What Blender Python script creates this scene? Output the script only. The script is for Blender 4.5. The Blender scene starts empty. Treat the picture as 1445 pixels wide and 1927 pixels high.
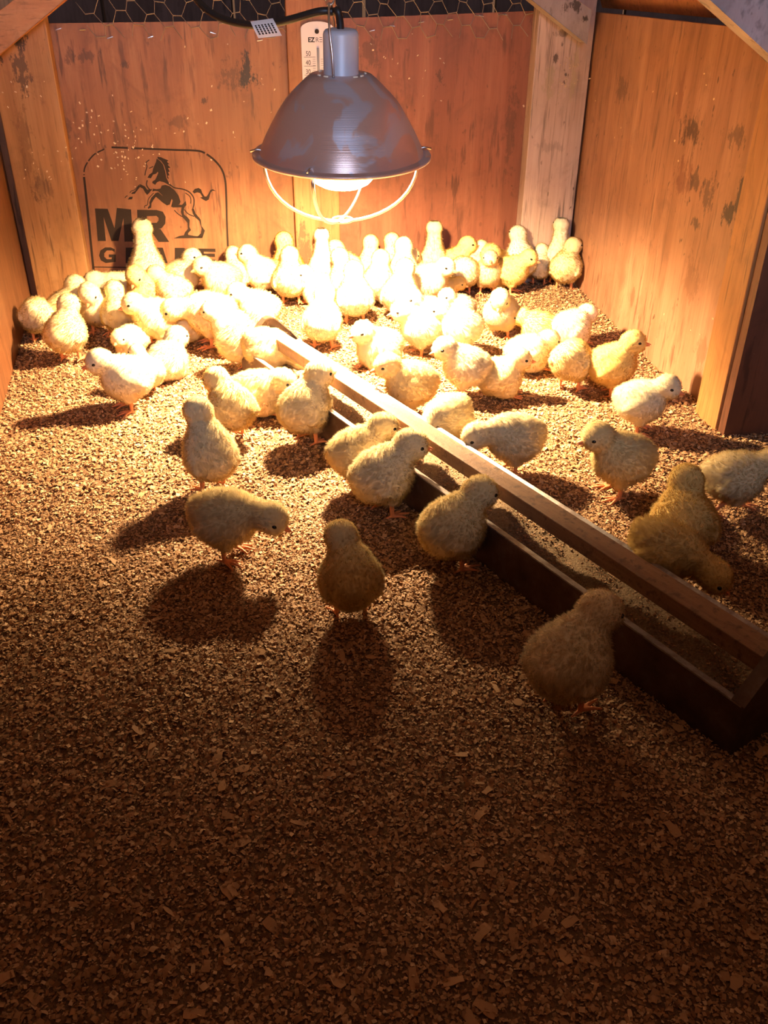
import bpy, math, random
import numpy as np
from mathutils import Vector, Matrix
from mathutils.geometry import tessellate_polygon

# ------------------------------------------------------------------ camera, world, lights, exposure
S = bpy.context.scene
C = S.collection
F_PX = 1620.0
PITCH = math.radians(31.0)
ROLL = 0.0064
CAM_H = 0.55
fw = Vector((0, math.cos(PITCH), -math.sin(PITCH)))
rt0 = Vector((1, 0, 0)); up0 = Vector((0, math.sin(PITCH), math.cos(PITCH)))
rt = rt0 * math.cos(ROLL) + up0 * math.sin(ROLL)
up = up0 * math.cos(ROLL) - rt0 * math.sin(ROLL)
CAM = Vector((0, 0, CAM_H))
cd = bpy.data.cameras.new('camera'); cam = bpy.data.objects.new('camera', cd); C.objects.link(cam)
cd.sensor_fit = 'VERTICAL'; cd.sensor_height = 24.0; cd.lens = 24.0 * F_PX / 1927.0
cd.clip_start = 0.01
m = Matrix((( rt.x, up.x, -fw.x, CAM.x), (rt.y, up.y, -fw.y, CAM.y), (rt.z, up.z, -fw.z, CAM.z), (0, 0, 0, 1)))
cam.matrix_world = m
S.camera = cam

S.view_settings.view_transform = 'Standard'
S.view_settings.look = 'None'
S.view_settings.gamma = 1.0
S.view_settings.use_curve_mapping = False
S.view_settings.exposure = 0.0

BULB = 18.0                       # emission of the heat bulb's frosted face
BULB_COL = (1.0, 0.68, 0.36)
W = bpy.data.worlds.new('world'); S.world = W; W.use_nodes = True
W.node_tree.nodes['Background'].inputs[0].default_value = (1.0, 0.50, 0.28, 1)
W.node_tree.nodes['Background'].inputs[1].default_value = 0.18

def area(name, loc, target, size, energy, col):
    l = bpy.data.lights.new(name, 'AREA'); l.shape = 'RECTANGLE'; l.size = size[0]; l.size_y = size[1]
    l.energy = energy; l.color = col
    o = bpy.data.objects.new(name, l); C.objects.link(o); o.location = loc
    o.rotation_euler = (Vector(target) - Vector(loc)).to_track_quat('-Z', 'Y').to_euler()
    return o
# daylight of the barn door behind the photographer, high up
area('door_daylight', (0.30, -1.6, 1.25), (0.0, 1.5, 0.40), (1.0, 0.9), 46.0, (0.62, 0.71, 1.0))
# the heat bulb's own beam: a reflector bulb throws most of its light downwards
sl_ = bpy.data.lights.new('bulb_beam', 'SPOT'); sl_.energy = 230.0; sl_.color = BULB_COL; sl_.spot_size = math.radians(165); sl_.spot_blend = 1.0; sl_.shadow_soft_size = 0.021
so_ = bpy.data.objects.new('bulb_beam', sl_); C.objects.link(so_); so_.location = (-0.0655, 1.356, 0.402); so_.rotation_euler = (math.radians(5), 0, 0)

try:
    S.cycles.use_denoising = True
    S.cycles.max_bounces = 8; S.cycles.diffuse_bounces = 4
    S.cycles.sample_clamp_indirect = 6.0
except Exception:
    pass

# ------------------------------------------------------------------ helpers
rnd = random.Random(7)
def ray(px, py): return fw * F_PX + rt * (px - 722.5) + up * (963.5 - py)
def at(px, py, z=0.0):
    d = ray(px, py); return CAM + d * ((z - CAM_H) / d.z)
def on_plane(px, py, p0, n):
    d = ray(px, py); return CAM + d * ((Vector(p0) - CAM).dot(n) / d.dot(n))

def tag(o, label=None, cat=None, group=None, kind=None):
    if label: o['label'] = label
    if cat: o['category'] = cat
    if group: o['group'] = group
    if kind: o['kind'] = kind
    return o
def empty(name, loc=(0, 0, 0), rz=0.0):
    o = bpy.data.objects.new(name, None); C.objects.link(o); o.location = loc; o.rotation_euler = (0, 0, rz)
    o.empty_display_size = 0.02
    return o
def link(name, me, parent=None):
    o = bpy.data.objects.new(name, me); C.objects.link(o)
    if parent is not None: o.parent = parent
    return o
class MB:
    def __init__(s): s.v = []; s.f = []
    def add(s, vs, fs):
        b = len(s.v); s.v += [tuple(v) for v in vs]; s.f += [tuple(i + b for i in f) for f in fs]; return s
    def box8(s, p):      # p: 4 bottom then 4 top corners
        return s.add(p, [(0, 3, 2, 1), (4, 5, 6, 7), (0, 1, 5, 4), (1, 2, 6, 5), (2, 3, 7, 6), (3, 0, 4, 7)])
    def obox(s, o, a, b, c):   # origin corner, three edge vectors
        o, a, b, c = map(Vector, (o, a, b, c))
        return s.box8([o, o + a, o + a + b, o + b, o + c, o + a + c, o + a + b + c, o + b + c])
    def prism(s, poly, n, t):  # polygon (3-D points), extruded by n*t
        n = Vector(n) * t; k = len(poly); P = [Vector(p) for p in poly]
        tri = tessellate_polygon([P]); vs = P + [p + n for p in P]
        fs = [tuple(x) for x in tri] + [tuple(i + k for i in reversed(x)) for x in tri]
        fs += [(i, (i + 1) % k, k + (i + 1) % k, k + i) for i in range(k)]
        return s.add(vs, fs)
    def tube(s, pts, r, n=8, closed=False, r1=None):
        P = [Vector(p) for p in pts]; L = len(P); vs = []
        prev = None
        for i, p in enumerate(P):
            if closed: t = P[(i + 1) % L] - P[i - 1]
            else: t = P[min(i + 1, L - 1)] - P[max(i - 1, 0)]
            t.normalize()
            if prev is None:
                a = Vector((0, 0, 1)) if abs(t.z) < 0.9 else Vector((1, 0, 0))
                u = t.cross(a).normalized()
            else:
                u = (prev - t * prev.dot(t)).normalized()
            prev = u; w = t.cross(u)
            rr = r if r1 is None else r + (r1 - r) * i / max(L - 1, 1)
            for k in range(n):
                an = 2 * math.pi * k / n
                vs.append(p + (u * math.cos(an) + w * math.sin(an)) * rr)
        fs = []
        for i in range(L if closed else L - 1):
            j = (i + 1) % L
            for k in range(n):
                fs.append((i * n + k, i * n + (k + 1) % n, j * n + (k + 1) % n, j * n + k))
        if not closed:
            fs.append(tuple(reversed(range(n)))); fs.append(tuple((L - 1) * n + k for k in range(n)))
        return s.add(vs, fs)
    def lathe(s, prof, n=48, close_end=False):
        vs = []; fs = []; L = len(prof)
        for r, z in prof:
            for k in range(n):
                a = 2 * math.pi * k / n; vs.append((r * math.cos(a), r * math.sin(a), z))
        for i in range(L - 1):
            for k in range(n):
                fs.append((i * n + k, i * n + (k + 1) % n, (i + 1) * n + (k + 1) % n, (i + 1) * n + k))
        if close_end:
            fs.append(tuple(reversed(range(n)))); fs.append(tuple((L - 1) * n + k for k in range(n)))
        return s.add(vs, fs)
    def mesh(s, name, mat, smooth=False):
        me = bpy.data.meshes.new(name); me.from_pydata(s.v, [], s.f); me.update()
        if mat: me.materials.append(mat)
        if smooth: me.shade_smooth()
        return me
    def obj(s, name, mat, parent=None, smooth=False, bevel=0.0):
        o = link(name, s.mesh(name, mat, smooth), parent)
        if bevel > 0:
            b = o.modifiers.new('bevel', 'BEVEL'); b.width = bevel; b.segments = 2; b.limit_method = 'ANGLE'
        return o
def fast_mesh(name, V, faces_flat, k, mat):
    me = bpy.data.meshes.new(name); nf = len(faces_flat) // k
    me.vertices.add(len(V)); me.vertices.foreach_set('co', np.ascontiguousarray(V, np.float32).ravel())
    me.loops.add(len(faces_flat)); me.loops.foreach_set('vertex_index', np.ascontiguousarray(faces_flat, np.int32))
    me.polygons.add(nf)
    me.polygons.foreach_set('loop_start', np.arange(0, nf * k, k, dtype=np.int32))
    me.update(calc_edges=True)
    if mat: me.materials.append(mat)
    return me
def spline(pts, n=8):
    P = [Vector(p) for p in pts]; P = [P[0] * 2 - P[1]] + P + [P[-1] * 2 - P[-2]]; out = []
    for i in range(1, len(P) - 2):
        for k in range(n):
            t = k / n
            out.append(0.5 * ((2 * P[i]) + (P[i + 1] - P[i - 1]) * t + (2 * P[i - 1] - 5 * P[i] + 4 * P[i + 1] - P[i + 2]) * t * t
                              + (3 * P[i] - P[i - 1] - 3 * P[i + 1] + P[i + 2]) * t ** 3))
    out.append(P[-2]); return out

# ------------------------------------------------------------------ materials
class NT:
    def __init__(s, name):
        s.m = bpy.data.materials.new(name); s.m.use_nodes = True; s.t = s.m.node_tree
        s.b = s.t.nodes['Principled BSDF']; s.out = s.t.nodes['Material Output']
    def n(s, typ, **kw):
        o = s.t.nodes.new(typ)
        for k, v in kw.items():
            if k.startswith('i_'): o.inputs[k[2:].replace('_', ' ')].default_value = v
            else: setattr(o, k, v)
        return o
    def l(s, a, b): s.t.links.new(a, b)
    def coord(s, scale=(1, 1, 1), loc=(0, 0, 0), rot=(0, 0, 0)):
        tc = s.n('ShaderNodeTexCoord'); mp = s.n('ShaderNodeMapping')
        mp.inputs['Scale'].default_value = scale; mp.inputs['Location'].default_value = loc; mp.inputs['Rotation'].default_value = rot
        s.l(tc.outputs['Object'], mp.inputs['Vector']); return mp.outputs[0]
    def noise(s, vec, scale, detail=4, rough=0.55, dist=0.0):
        x = s.n('ShaderNodeTexNoise'); x.inputs['Scale'].default_value = scale; x.inputs['Detail'].default_value = detail
        x.inputs['Roughness'].default_value = rough; x.inputs['Distortion'].default_value = dist
        s.l(vec, x.inputs['Vector']); return x.outputs['Fac']
    def ramp(s, fac, stops):
        r = s.n('ShaderNodeValToRGB'); e = r.color_ramp.elements
        while len(e) > 1: e.remove(e[-1])
        e[0].position = stops[0][0]; e[0].color = (*stops[0][1], 1)
        for p, c in stops[1:]:
            q = e.new(p); q.color = (*c, 1)
        s.l(fac, r.inputs[0]); return r.outputs[0]
    def mr(s, v, a, b, c=0.0, d=1.0):
        x = s.n('ShaderNodeMapRange'); x.inputs[1].default_value = a; x.inputs[2].default_value = b
        x.inputs[3].default_value = c; x.inputs[4].default_value = d; s.l(v, x.inputs[0]); return x.outputs[0]
    def math(s, op, a, b=None, v=None):
        x = s.n('ShaderNodeMath'); x.operation = op; s.l(a, x.inputs[0])
        if b is not None: s.l(b, x.inputs[1])
        elif v is not None: x.inputs[1].default_value = v
        return x.outputs[0]
    def mix(s, fac, a, b, mode='MIX'):
        x = s.n('ShaderNodeMix'); x.data_type = 'RGBA'; x.blend_type = mode
        for sock, val in ((x.inputs[0], fac), (x.inputs[6], a), (x.inputs[7], b)):
            if hasattr(val, 'links'): s.l(val, sock)
            elif isinstance(val, (int, float)): sock.default_value = val
            else: sock.default_value = (*val, 1)
        return x.outputs[2]
    def bump(s, h, strength=0.3, dist=0.002):
        x = s.n('ShaderNodeBump'); x.inputs['Strength'].default_value = strength; x.inputs['Distance'].default_value = dist
        s.l(h, x.inputs['Height']); s.l(x.outputs[0], s.b.inputs['Normal'])

def plain(name, col, rough=0.5, metal=0.0, spec=0.5):
    t = NT(name); t.b.inputs['Base Color'].default_value = (*col, 1); t.b.inputs['Roughness'].default_value = rough
    t.b.inputs['Metallic'].default_value = metal; t.b.inputs['Specular IOR Level'].default_value = spec
    return t.m

def wood(name, dark, mid, light, scale=(26, 26, 2.2), rough=0.55, stains=(), specks=0.5, seed=0.0, spec=0.4, streak=0.35, speck_col=(0.03, 0.014, 0.008)):
    t = NT(name)
    v = t.coord(scale, (seed, seed * 1.7, seed * 0.6))
    g = t.noise(v, 1.0, 6, 0.62, 0.6)
    col = t.ramp(g, [(0.25, dark), (0.5, mid), (0.78, light)])
    fine = t.noise(t.coord((scale[0] * 9, scale[1] * 9, scale[2] * 5), (seed, 0, 0)), 1.0, 3, 0.6)
    col = t.mix(t.mr(fine, 0.35, 0.7, 0, streak), col, dark)
    big = t.noise(t.coord((1, 1, 1), (seed * 3, 1.3, 0)), 5.5, 3, 0.5)
    col = t.mix(t.mr(big, 0.38, 0.68, 0.0, 0.45), col, tuple(c * 0.62 for c in mid))
    sp = t.noise(t.coord((1.5, 1.5, 0.8), (seed, 4, 2)), 62, 2, 0.55)
    msk = t.noise(t.coord((1, 1, 1), (seed, 9, 1)), 9, 2, 0.5)
    spm = t.math('MULTIPLY', t.mr(sp, 0.67, 0.73, 0, 1), t.mr(msk, 0.42, 0.60, 0, specks))
    col = t.mix(spm, col, speck_col)
    fl = t.noise(t.coord((scale[0] * 4.5, scale[1] * 4.5, scale[2] * 7), (seed, 3, 7)), 1.0, 3, 0.6)
    fm = t.noise(t.coord((1, 1, 0.7), (seed, 2, 5)), 7.5, 3, 0.55)
    col = t.mix(t.math('MULTIPLY', t.mr(fl, 0.56, 0.66, 0, 1), t.mr(fm, 0.40, 0.60, 0.20, 0.85)), col, tuple(c * 0.34 for c in mid))
    sm = t.noise(t.coord((1, 1, 0.8), (seed, 7, 3)), 14, 5, 0.7, 0.8)
    col = t.mix(t.mr(sm, 0.52, 0.72, 0, 0.55), col, tuple(c * 0.42 for c in mid))
    if stains:
        tc = t.n('ShaderNodeTexCoord')
        ed = t.noise(t.coord((1, 1, 0.45)), 75, 5, 0.75)
        for (c, r, a, sc) in stains:
            sb = t.n('ShaderNodeVectorMath', operation='SUBTRACT'); t.l(tc.outputs['Object'], sb.inputs[0]); sb.inputs[1].default_value = c
            dv = t.n('ShaderNodeVectorMath', operation='DIVIDE'); t.l(sb.outputs[0], dv.inputs[0]); dv.inputs[1].default_value = r
            ln = t.n('ShaderNodeVectorMath', operation='LENGTH'); t.l(dv.outputs[0], ln.inputs[0])
            q = t.math('ADD', ln.outputs['Value'], t.mr(ed, 0.3, 0.7, -1.05, 1.05))
            col = t.mix(t.mr(q, 1.0, 0.6, 0, a), col, sc)
    t.l(col, t.b.inputs['Base Color'])
    t.b.inputs['Roughness'].default_value = rough; t.b.inputs['Specular IOR Level'].default_value = spec
    t.bump(t.math('ADD', g, fine), 0.25, 0.0012)
    return t.m

# ------------------------------------------------------------------ the pen: corners on the ground
Z_LOW = -0.03
L0 = Vector((-0.742, 1.780, 0)); R0 = Vector((0.4100, 1.985, 0))           # back corners
LF = L0 + (Vector((-0.592, 1.226, 0)) - L0).normalized() * 1.75          # front ends of the side walls
RD = (Vector((0.498, 1.24, 0)) - Vector((0.424, 1.87, 0))).normalized()
RF = R0 + RD * 1.75
bu = (R0 - L0).normalized(); bn = Vector((bu.y, -bu.x, 0))               # back wall: along, and normal into the pen
lu = (LF - L0).normalized(); ln_ = Vector((-lu.y, lu.x, 0))
if ln_.x < 0: ln_ = -ln_
ru = RD.copy(); rn = Vector((ru.y, -ru.x, 0))
if rn.x > 0: rn = -rn
def back(px, py, off=0.0): return on_plane(px, py, L0 + bn * off, bn)
def right(px, py, off=0.0): return on_plane(px, py, R0 + rn * off, rn)
def leftw(px, py, off=0.0): return on_plane(px, py, L0 + ln_ * off, ln_)

def bs(px, py, rx, rz, a, col=(0.03, 0.018, 0.010)):
    p = back(px, py); return (tuple(p), (rx, 0.2, rz), a, col)
def rs(px, py, ry, rz, a, col=(0.035, 0.022, 0.018)):
    p = right(px, py); return (tuple(p), (0.2, ry, rz), a, col)

M_ply_back = wood('plywood_back', (0.18, 0.062, 0.024), (0.31, 0.125, 0.050), (0.41, 0.19, 0.085), (20, 20, 1.6), 0.5, seed=1.3,
    stains=[bs(465, 137, 0.016, 0.03, 0.95), bs(440, 140, 0.03, 0.022, 0.45), bs(150, 105, 0.035, 0.012, 0.5), bs(232, 122, 0.012, 0.008, 0.6), bs(385, 190, 0.008, 0.008, 0.7),
            bs(330, 230, 0.022, 0.012, 0.4), bs(115, 250, 0.02, 0.03, 0.4)])
M_ply_back2 = wood('plywood_back_red', (0.17, 0.055, 0.028), (0.27, 0.095, 0.050), (0.37, 0.155, 0.085), (20, 20, 1.7), 0.5, seed=5.1,
    stains=[bs(700, 95, 0.02, 0.03, 0.4), bs(826, 145, 0.008, 0.012, 0.6), bs(960, 240, 0.012, 0.1, 0.35)])
M_ply_right = wood('plywood_right', (0.23, 0.10, 0.052), (0.40, 0.20, 0.115), (0.51, 0.29, 0.18), (24, 24, 1.9), 0.48, seed=9.0, specks=0.75,
    stains=[rs(1300, 245, 0.035, 0.022, 0.75), rs(1385, 255, 0.03, 0.014, 0.6), rs(1285, 335, 0.03, 0.028, 0.55, (0.10, 0.02, 0.012)), rs(1310, 340, 0.018, 0.015, 0.7),
            rs(1330, 370, 0.022, 0.025, 0.65), rs(1372, 400, 0.02, 0.016, 0.95), rs(1388, 380, 0.008, 0.035, 0.9), rs(1310, 422, 0.016, 0.008, 0.7),
            rs(1170, 170, 0.03, 0.022, 0.5), rs(1140, 100, 0.006, 0.02, 0.4), rs(1282, 175, 0.01, 0.035, 0.5, (0.16, 0.05, 0.03)), rs(1190, 555, 0.012, 0.02, 0.5, (0.10, 0.04, 0.02)),
            rs(1300, 530, 0.03, 0.03, 0.45, (0.13, 0.05, 0.02)), rs(1320, 660, 0.02, 0.03, 0.4, (0.13, 0.05, 0.02))])
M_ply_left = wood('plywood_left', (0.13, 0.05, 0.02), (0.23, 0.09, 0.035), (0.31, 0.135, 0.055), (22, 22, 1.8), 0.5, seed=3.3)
M_stud = wood('stud_wood', (0.26, 0.105, 0.034), (0.42, 0.195, 0.066), (0.53, 0.28, 0.11), (34, 34, 1.4), 0.55, seed=2.2,
    stains=[bs(48, 75, 0.014, 0.016, 0.9), bs(55, 130, 0.014, 0.045, 0.7), bs(16, 110, 0.008, 0.01, 0.9), bs(62, 260, 0.012, 0.08, 0.45, (0.14, 0.06, 0.02)), bs(95, 350, 0.016, 0.03, 0.35)])
M_stud_c = wood('stud_wood_middle', (0.24, 0.085, 0.030), (0.38, 0.155, 0.058), (0.48, 0.23, 0.10), (34, 34, 1.4), 0.55, seed=6.6, stains=[bs(575, 480, 0.013, 0.075, 0.75, (0.10, 0.05, 0.025))])
M_stud_r = wood('stud_wood_pale', (0.36, 0.23, 0.17), (0.50, 0.36, 0.29), (0.61, 0.47, 0.40), (38, 38, 1.2), 0.42, seed=8.1, specks=0.9,
    stains=[bs(1030, 150, 0.012, 0.03, 0.6, (0.30, 0.24, 0.15)), bs(1072, 140, 0.010, 0.035, 0.65, (0.36, 0.28, 0.16)), bs(1040, 110, 0.006, 0.008, 0.8), bs(1058, 60, 0.02, 0.006, 0.6), bs(1030, 270, 0.04, 0.01, 0.4, (0.2, 0.15, 0.13))])
M_stud_n = wood('stud_wood_near', (0.30, 0.12, 0.035), (0.46, 0.21, 0.07), (0.56, 0.29, 0.11), (34, 34, 1.4), 0.55, seed=4.4)
M_brace = wood('brace_wood', (0.40, 0.15, 0.05), (0.56, 0.24, 0.09), (0.66, 0.33, 0.14), (4, 30, 30), 0.5, seed=7.7)
M_brace_g = wood('brace_wood_grey', (0.24, 0.19, 0.18), (0.36, 0.30, 0.29), (0.46, 0.40, 0.39), (14, 14, 5), 0.45, seed=3.9,
    stains=[bs(1065, 8, 0.02, 0.012, 0.85), bs(1087, 33, 0.007, 0.006, 0.9)])
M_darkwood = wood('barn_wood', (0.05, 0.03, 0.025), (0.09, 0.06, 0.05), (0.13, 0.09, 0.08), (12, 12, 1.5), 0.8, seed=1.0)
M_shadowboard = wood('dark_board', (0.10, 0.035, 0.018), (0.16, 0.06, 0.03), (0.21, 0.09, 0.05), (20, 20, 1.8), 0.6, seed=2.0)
M_ink = plain('black_ink', (0.030, 0.017, 0.010), 0.6, 0, 0.2)

# ------------------------------------------------------------------ structure
floor = MB().obox((-1.1, -0.3, -0.05), (2.2, 0, 0), (0, 2.7, 0), (0, 0, 0.016)).obj('floor', M_darkwood)
tag(floor, 'wooden floor of the brooder under the shavings', kind='structure')

def wall_board(p_a, p_b, z0, za, zb, n, t):
    """upright board from p_a to p_b (ground points), its face here, its thickness going along n"""
    n = Vector(n) * t; a = Vector(p_a); b = Vector(p_b)
    q = [Vector((a.x, a.y, z0)), Vector((b.x, b.y, z0)), Vector((b.x, b.y, z0)) + n, Vector((a.x, a.y, z0)) + n,
         Vector((a.x, a.y, za)), Vector((b.x, b.y, zb)), Vector((b.x, b.y, zb)) + n, Vector((a.x, a.y, za)) + n]
    return MB().box8(q)

wall_back = empty('wall_back', L0); tag(wall_back, 'back wall of the wooden brooder, two plywood panels between three posts', kind='structure')
wall_back.location = (0, 0, 0)
zc = back(560, 38).z; zl = back(85, 46).z; zr = back(1005, 16).z
midp = back(560, 300); midp = Vector((midp.x, midp.y, 0))
p1 = wall_board(L0, midp, Z_LOW, zl, zc, -bn, 0.012).obj('panel', M_ply_back, wall_back)
p2 = wall_board(midp + bu * 0.0015, R0, Z_LOW, zc, zr, -bn, 0.012).obj('panel', M_ply_back2, wall_back)
tag(p1, 'orange-brown plywood printed with a rearing horse'); tag(p2, 'reddish plywood without print')
def post(px_l, px_r, ztop, thick, mat, label):
    a = back(px_l[0], px_l[1], thick); b = back(px_r[0], px_r[1], thick)
    sa = (a - L0).dot(bu); sb = (b - L0).dot(bu)
    sb = min(sb, ((R0 + ru * (thick + 0.002)) - L0).dot(bu)); A = L0 + bu * sa + bn * thick; B = L0 + bu * sb + bn * thick
    o = wall_board(A, B, Z_LOW, ztop, ztop, -bn, thick - 0.0005).obj('post', mat, wall_back, bevel=0.0015); tag(o, label); return o
post((0, 212), (118, 230), back(60, 40).z + 0.08, 0.036, M_stud, 'orange stained post in the left back corner')
post((547, 230), (636, 230), 0.66, 0.020, M_stud_c, 'middle post carrying the thermometer')
post((991, 300), (1090, 300), back(1060, 5).z + 0.06, 0.036, M_stud_r, 'pale post in the right back corner')
cs = wall_board(back(598, 230, 0.010) , back(640, 230, 0.010), Z_LOW, 0.30, 0.30, -bn, 0.0098)

wall_left = empty('wall_left'); tag(wall_left, 'left plywood side wall of the brooder', kind='structure')
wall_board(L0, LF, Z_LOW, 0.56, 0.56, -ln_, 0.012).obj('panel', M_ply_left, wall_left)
wall_right = empty('wall_right'); tag(wall_right, 'right plywood side wall with scuffs and a post', kind='structure')
zr0 = right(1112, 22).z; zr1 = right(1390, 52).z
d0 = (right(1112, 22) - R0).dot(ru); d1 = (right(1390, 52) - R0).dot(ru)
sl = (zr1 - zr0) / (d1 - d0)
wfr = empty('wall_light_block'); tag(wfr, 'unseen front board behind the camera, added to shade the near floor from daylight', kind='structure')
MB().obox((-0.62, -0.06, Z_LOW), (1.55, 0, 0), (0, 0.012, 0), (0, 0, 0.65)).obj('board', M_ply_left, wfr)  # added out of view, tall enough to keep daylight off the near floor
# near post on the right wall
sp0 = (at(1340, 775) - R0).dot(ru); sp1 = (at(1370, 812) - R0).dot(ru)
pa = R0 + ru * sp0; pb = R0 + ru * sp1
wall_board(R0, pb, Z_LOW, zr0 - sl * d0, zr0 + sl * (sp1 - d0), -rn, 0.012).obj('panel', M_ply_right, wall_right)
pst = wall_board(pa + rn * 0.022, pb + rn * 0.022, Z_LOW, 0.62, 0.62, -rn, 0.0215).obj('post', M_stud_n, wall_right, bevel=0.0015)
tag(pst, 'orange post at the near end of the right wall')
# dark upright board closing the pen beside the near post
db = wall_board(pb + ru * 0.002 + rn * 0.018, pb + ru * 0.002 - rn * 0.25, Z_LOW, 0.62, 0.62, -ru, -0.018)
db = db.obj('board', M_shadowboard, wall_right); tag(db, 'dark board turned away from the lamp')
qa = pb + ru * 0.003 - rn * 0.25
wall_board(qa, qa + ru * 1.3, Z_LOW, 0.62, 0.62, -rn, 0.012).obj('panel', M_ply_left, wall_right)

# roof bits and braces
def brace(name, pts, plane, mat, mat_edge, t, label):
    P = [plane(*p) for p in pts]; n = Vector((0, 1, 0))
    root = MB().prism(P, bn * -1, t).obj(name, mat, bevel=0.001); tag(root, label, kind='structure'); return root
brace('trim_1', [(-60, 152), (0, 100), (122, 0), (330, -175), (215, -175), (26, 0), (-60, 68)], lambda a, b: back(a, b, 0.075), M_brace, None, 0.036,
      'orange diagonal brace board across the left back corner')
brace('trim_2', [(1104, 82), (1112, 20), (1086, 0), (880, -170), (790, -170), (1000, 0)], lambda a, b: back(a, b, 0.075), M_brace_g, None, 0.036,
      'grey diagonal brace board across the right back corner')
nb = lambda a, b: on_plane(a, b, pa + rn * 0.0, bn)
brace('trim_3', [(1475, 126), (1445, 98), (1335, 0), (1100, -215), (1290, -215), (1545, 20)], nb, M_brace_g, None, 0.03,
      'grey diagonal brace board above the near right post')
ceil = empty('ceiling'); tag(ceil, 'orange roof board above the right wall', kind='structure')
ca = R0 - rn * 0.035 + ru * -0.05; cb = ca + ru * 1.3
zb_ = lambda q: Vector((0, 0, zr0 + sl * (q - d0) + 0.006)); up2 = rn * 0.10 + Vector((0, 0, 0.74)); th_ = -rn * 0.014 + Vector((0, 0, 0.010))
MB().box8([ca + zb_(-0.05), cb + zb_(1.25), cb + zb_(1.25) + th_, ca + zb_(-0.05) + th_, ca + up2, cb + up2, cb + up2 + th_, ca + up2 + th_]).obj('plank', M_brace, ceil)
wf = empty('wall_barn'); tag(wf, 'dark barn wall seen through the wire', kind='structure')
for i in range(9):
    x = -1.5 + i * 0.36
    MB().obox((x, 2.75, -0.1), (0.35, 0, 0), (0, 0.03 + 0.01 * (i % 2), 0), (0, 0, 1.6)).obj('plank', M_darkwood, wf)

# ------------------------------------------------------------------ printed emblem on the plywood
PR = MB()
def pp(crop, x, y, off=0.0004):
    ox, oy, k = crop; return back(ox + x * k, oy + y * k, off)
K1 = (140, 260, 310 / 1445); K2 = (220, 280, 200 / 1445)
def poly(crop, pts, off=0.0004):
    P = [pp(crop, *p, off) for p in pts]; PR.add(P, [tuple(t) for t in tessellate_polygon([P])])
def stroke(crop, pts, w, gaps=()):
    Q = spline([Vector((x, y, 0)) for x, y in pts], 6)
    for i in range(len(Q) - 1):
        if i in gaps: continue
        a, b = Q[i], Q[i + 1]; t = (b - a).normalized(); nn = Vector((-t.y, t.x, 0)) * w * 0.5
        poly(crop, [(a + nn).to_tuple()[:2], (b + nn).to_tuple()[:2], (b - nn).to_tuple()[:2], (a - nn).to_tuple()[:2]])
stroke(K1, [(175, 1225), (155, 1030), (132, 800), (105, 530), (84, 340)], 20)
stroke(K1, [(84, 325), (88, 270), (115, 212), (175, 142), (262, 96)], 13, gaps=(1, 2, 12, 19))
stroke(K1, [(325, 80), (500, 87), (700, 96), (900, 104), (1050, 108), (1130, 124), (1220, 186), (1290, 270), (1322, 370), (1332, 520), (1338, 760), (1348, 1000), (1358, 1250)], 17, gaps=(5, 31))
stroke(K1, [(160, 1130), (500, 1134), (900, 1137), (1345, 1145)], 8)
poly(K1, [(180, 617), (292, 620), (352, 790), (372, 612), (497, 625), (517, 907), (440, 907), (430, 700), (387, 902), (325, 902), (256, 692), (276, 902), (206, 902)])
poly(K1, [(550, 628), (720, 630), (720, 682), (635, 684), (640, 745), (650, 905), (560, 905)])
poly(K1, [(720, 630), (775, 645), (800, 690), (797, 750), (765, 790), (735, 797), (640, 795), (640, 745), (722, 742), (738, 722), (738, 700), (720, 682)])
poly(K1, [(660, 795), (755, 797), (832, 910), (738, 910)])
# G R A D E
poly(K1, [(355, 975), (352, 1000), (330, 985), (285, 985), (262, 1010), (262, 1040), (285, 1062), (325, 1062), (330, 1045), (302, 1045), (302, 1020), (362, 1020), (362, 1085), (275, 1095), (232, 1072), (216, 1030), (228, 985), (270, 958), (320, 958)])
poly(K1, [(450, 960), (555, 960), (588, 985), (578, 1025), (555, 1035), (600, 1095), (545, 1095), (508, 1042), (500, 1095), (450, 1095)])
poly(K1, [(725, 960), (775, 960), (818, 1095), (768, 1095), (758, 1064), (728, 1064), (715, 1095), (668, 1095)])
poly(K1, [(728, 1040), (752, 1040), (741, 1002)], -0.0)
poly(K1, [(880, 962), (960, 962), (1010, 995), (1012, 1060), (965, 1095), (880, 1095)])
poly(K1, [(1085, 968), (1236, 970), (1238, 998), (1135, 996), (1136, 1012), (1232, 1014), (1233, 1042), (1136, 1040), (1137, 1062), (1240, 1066), (1242, 1094), (1088, 1092)])
for i, (xa, xb, y) in enumerate([(1080, 1140, 1170), (1085, 1150, 1195), (1090, 1145, 1218), (1160, 1300, 1180), (1165, 1290, 1205), (1040, 1110, 1250), (1160, 1280, 1240)]):
    poly(K1, [(xa, y), (xb, y + 1), (xb, y + 11), (xa, y + 10)])
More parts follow.
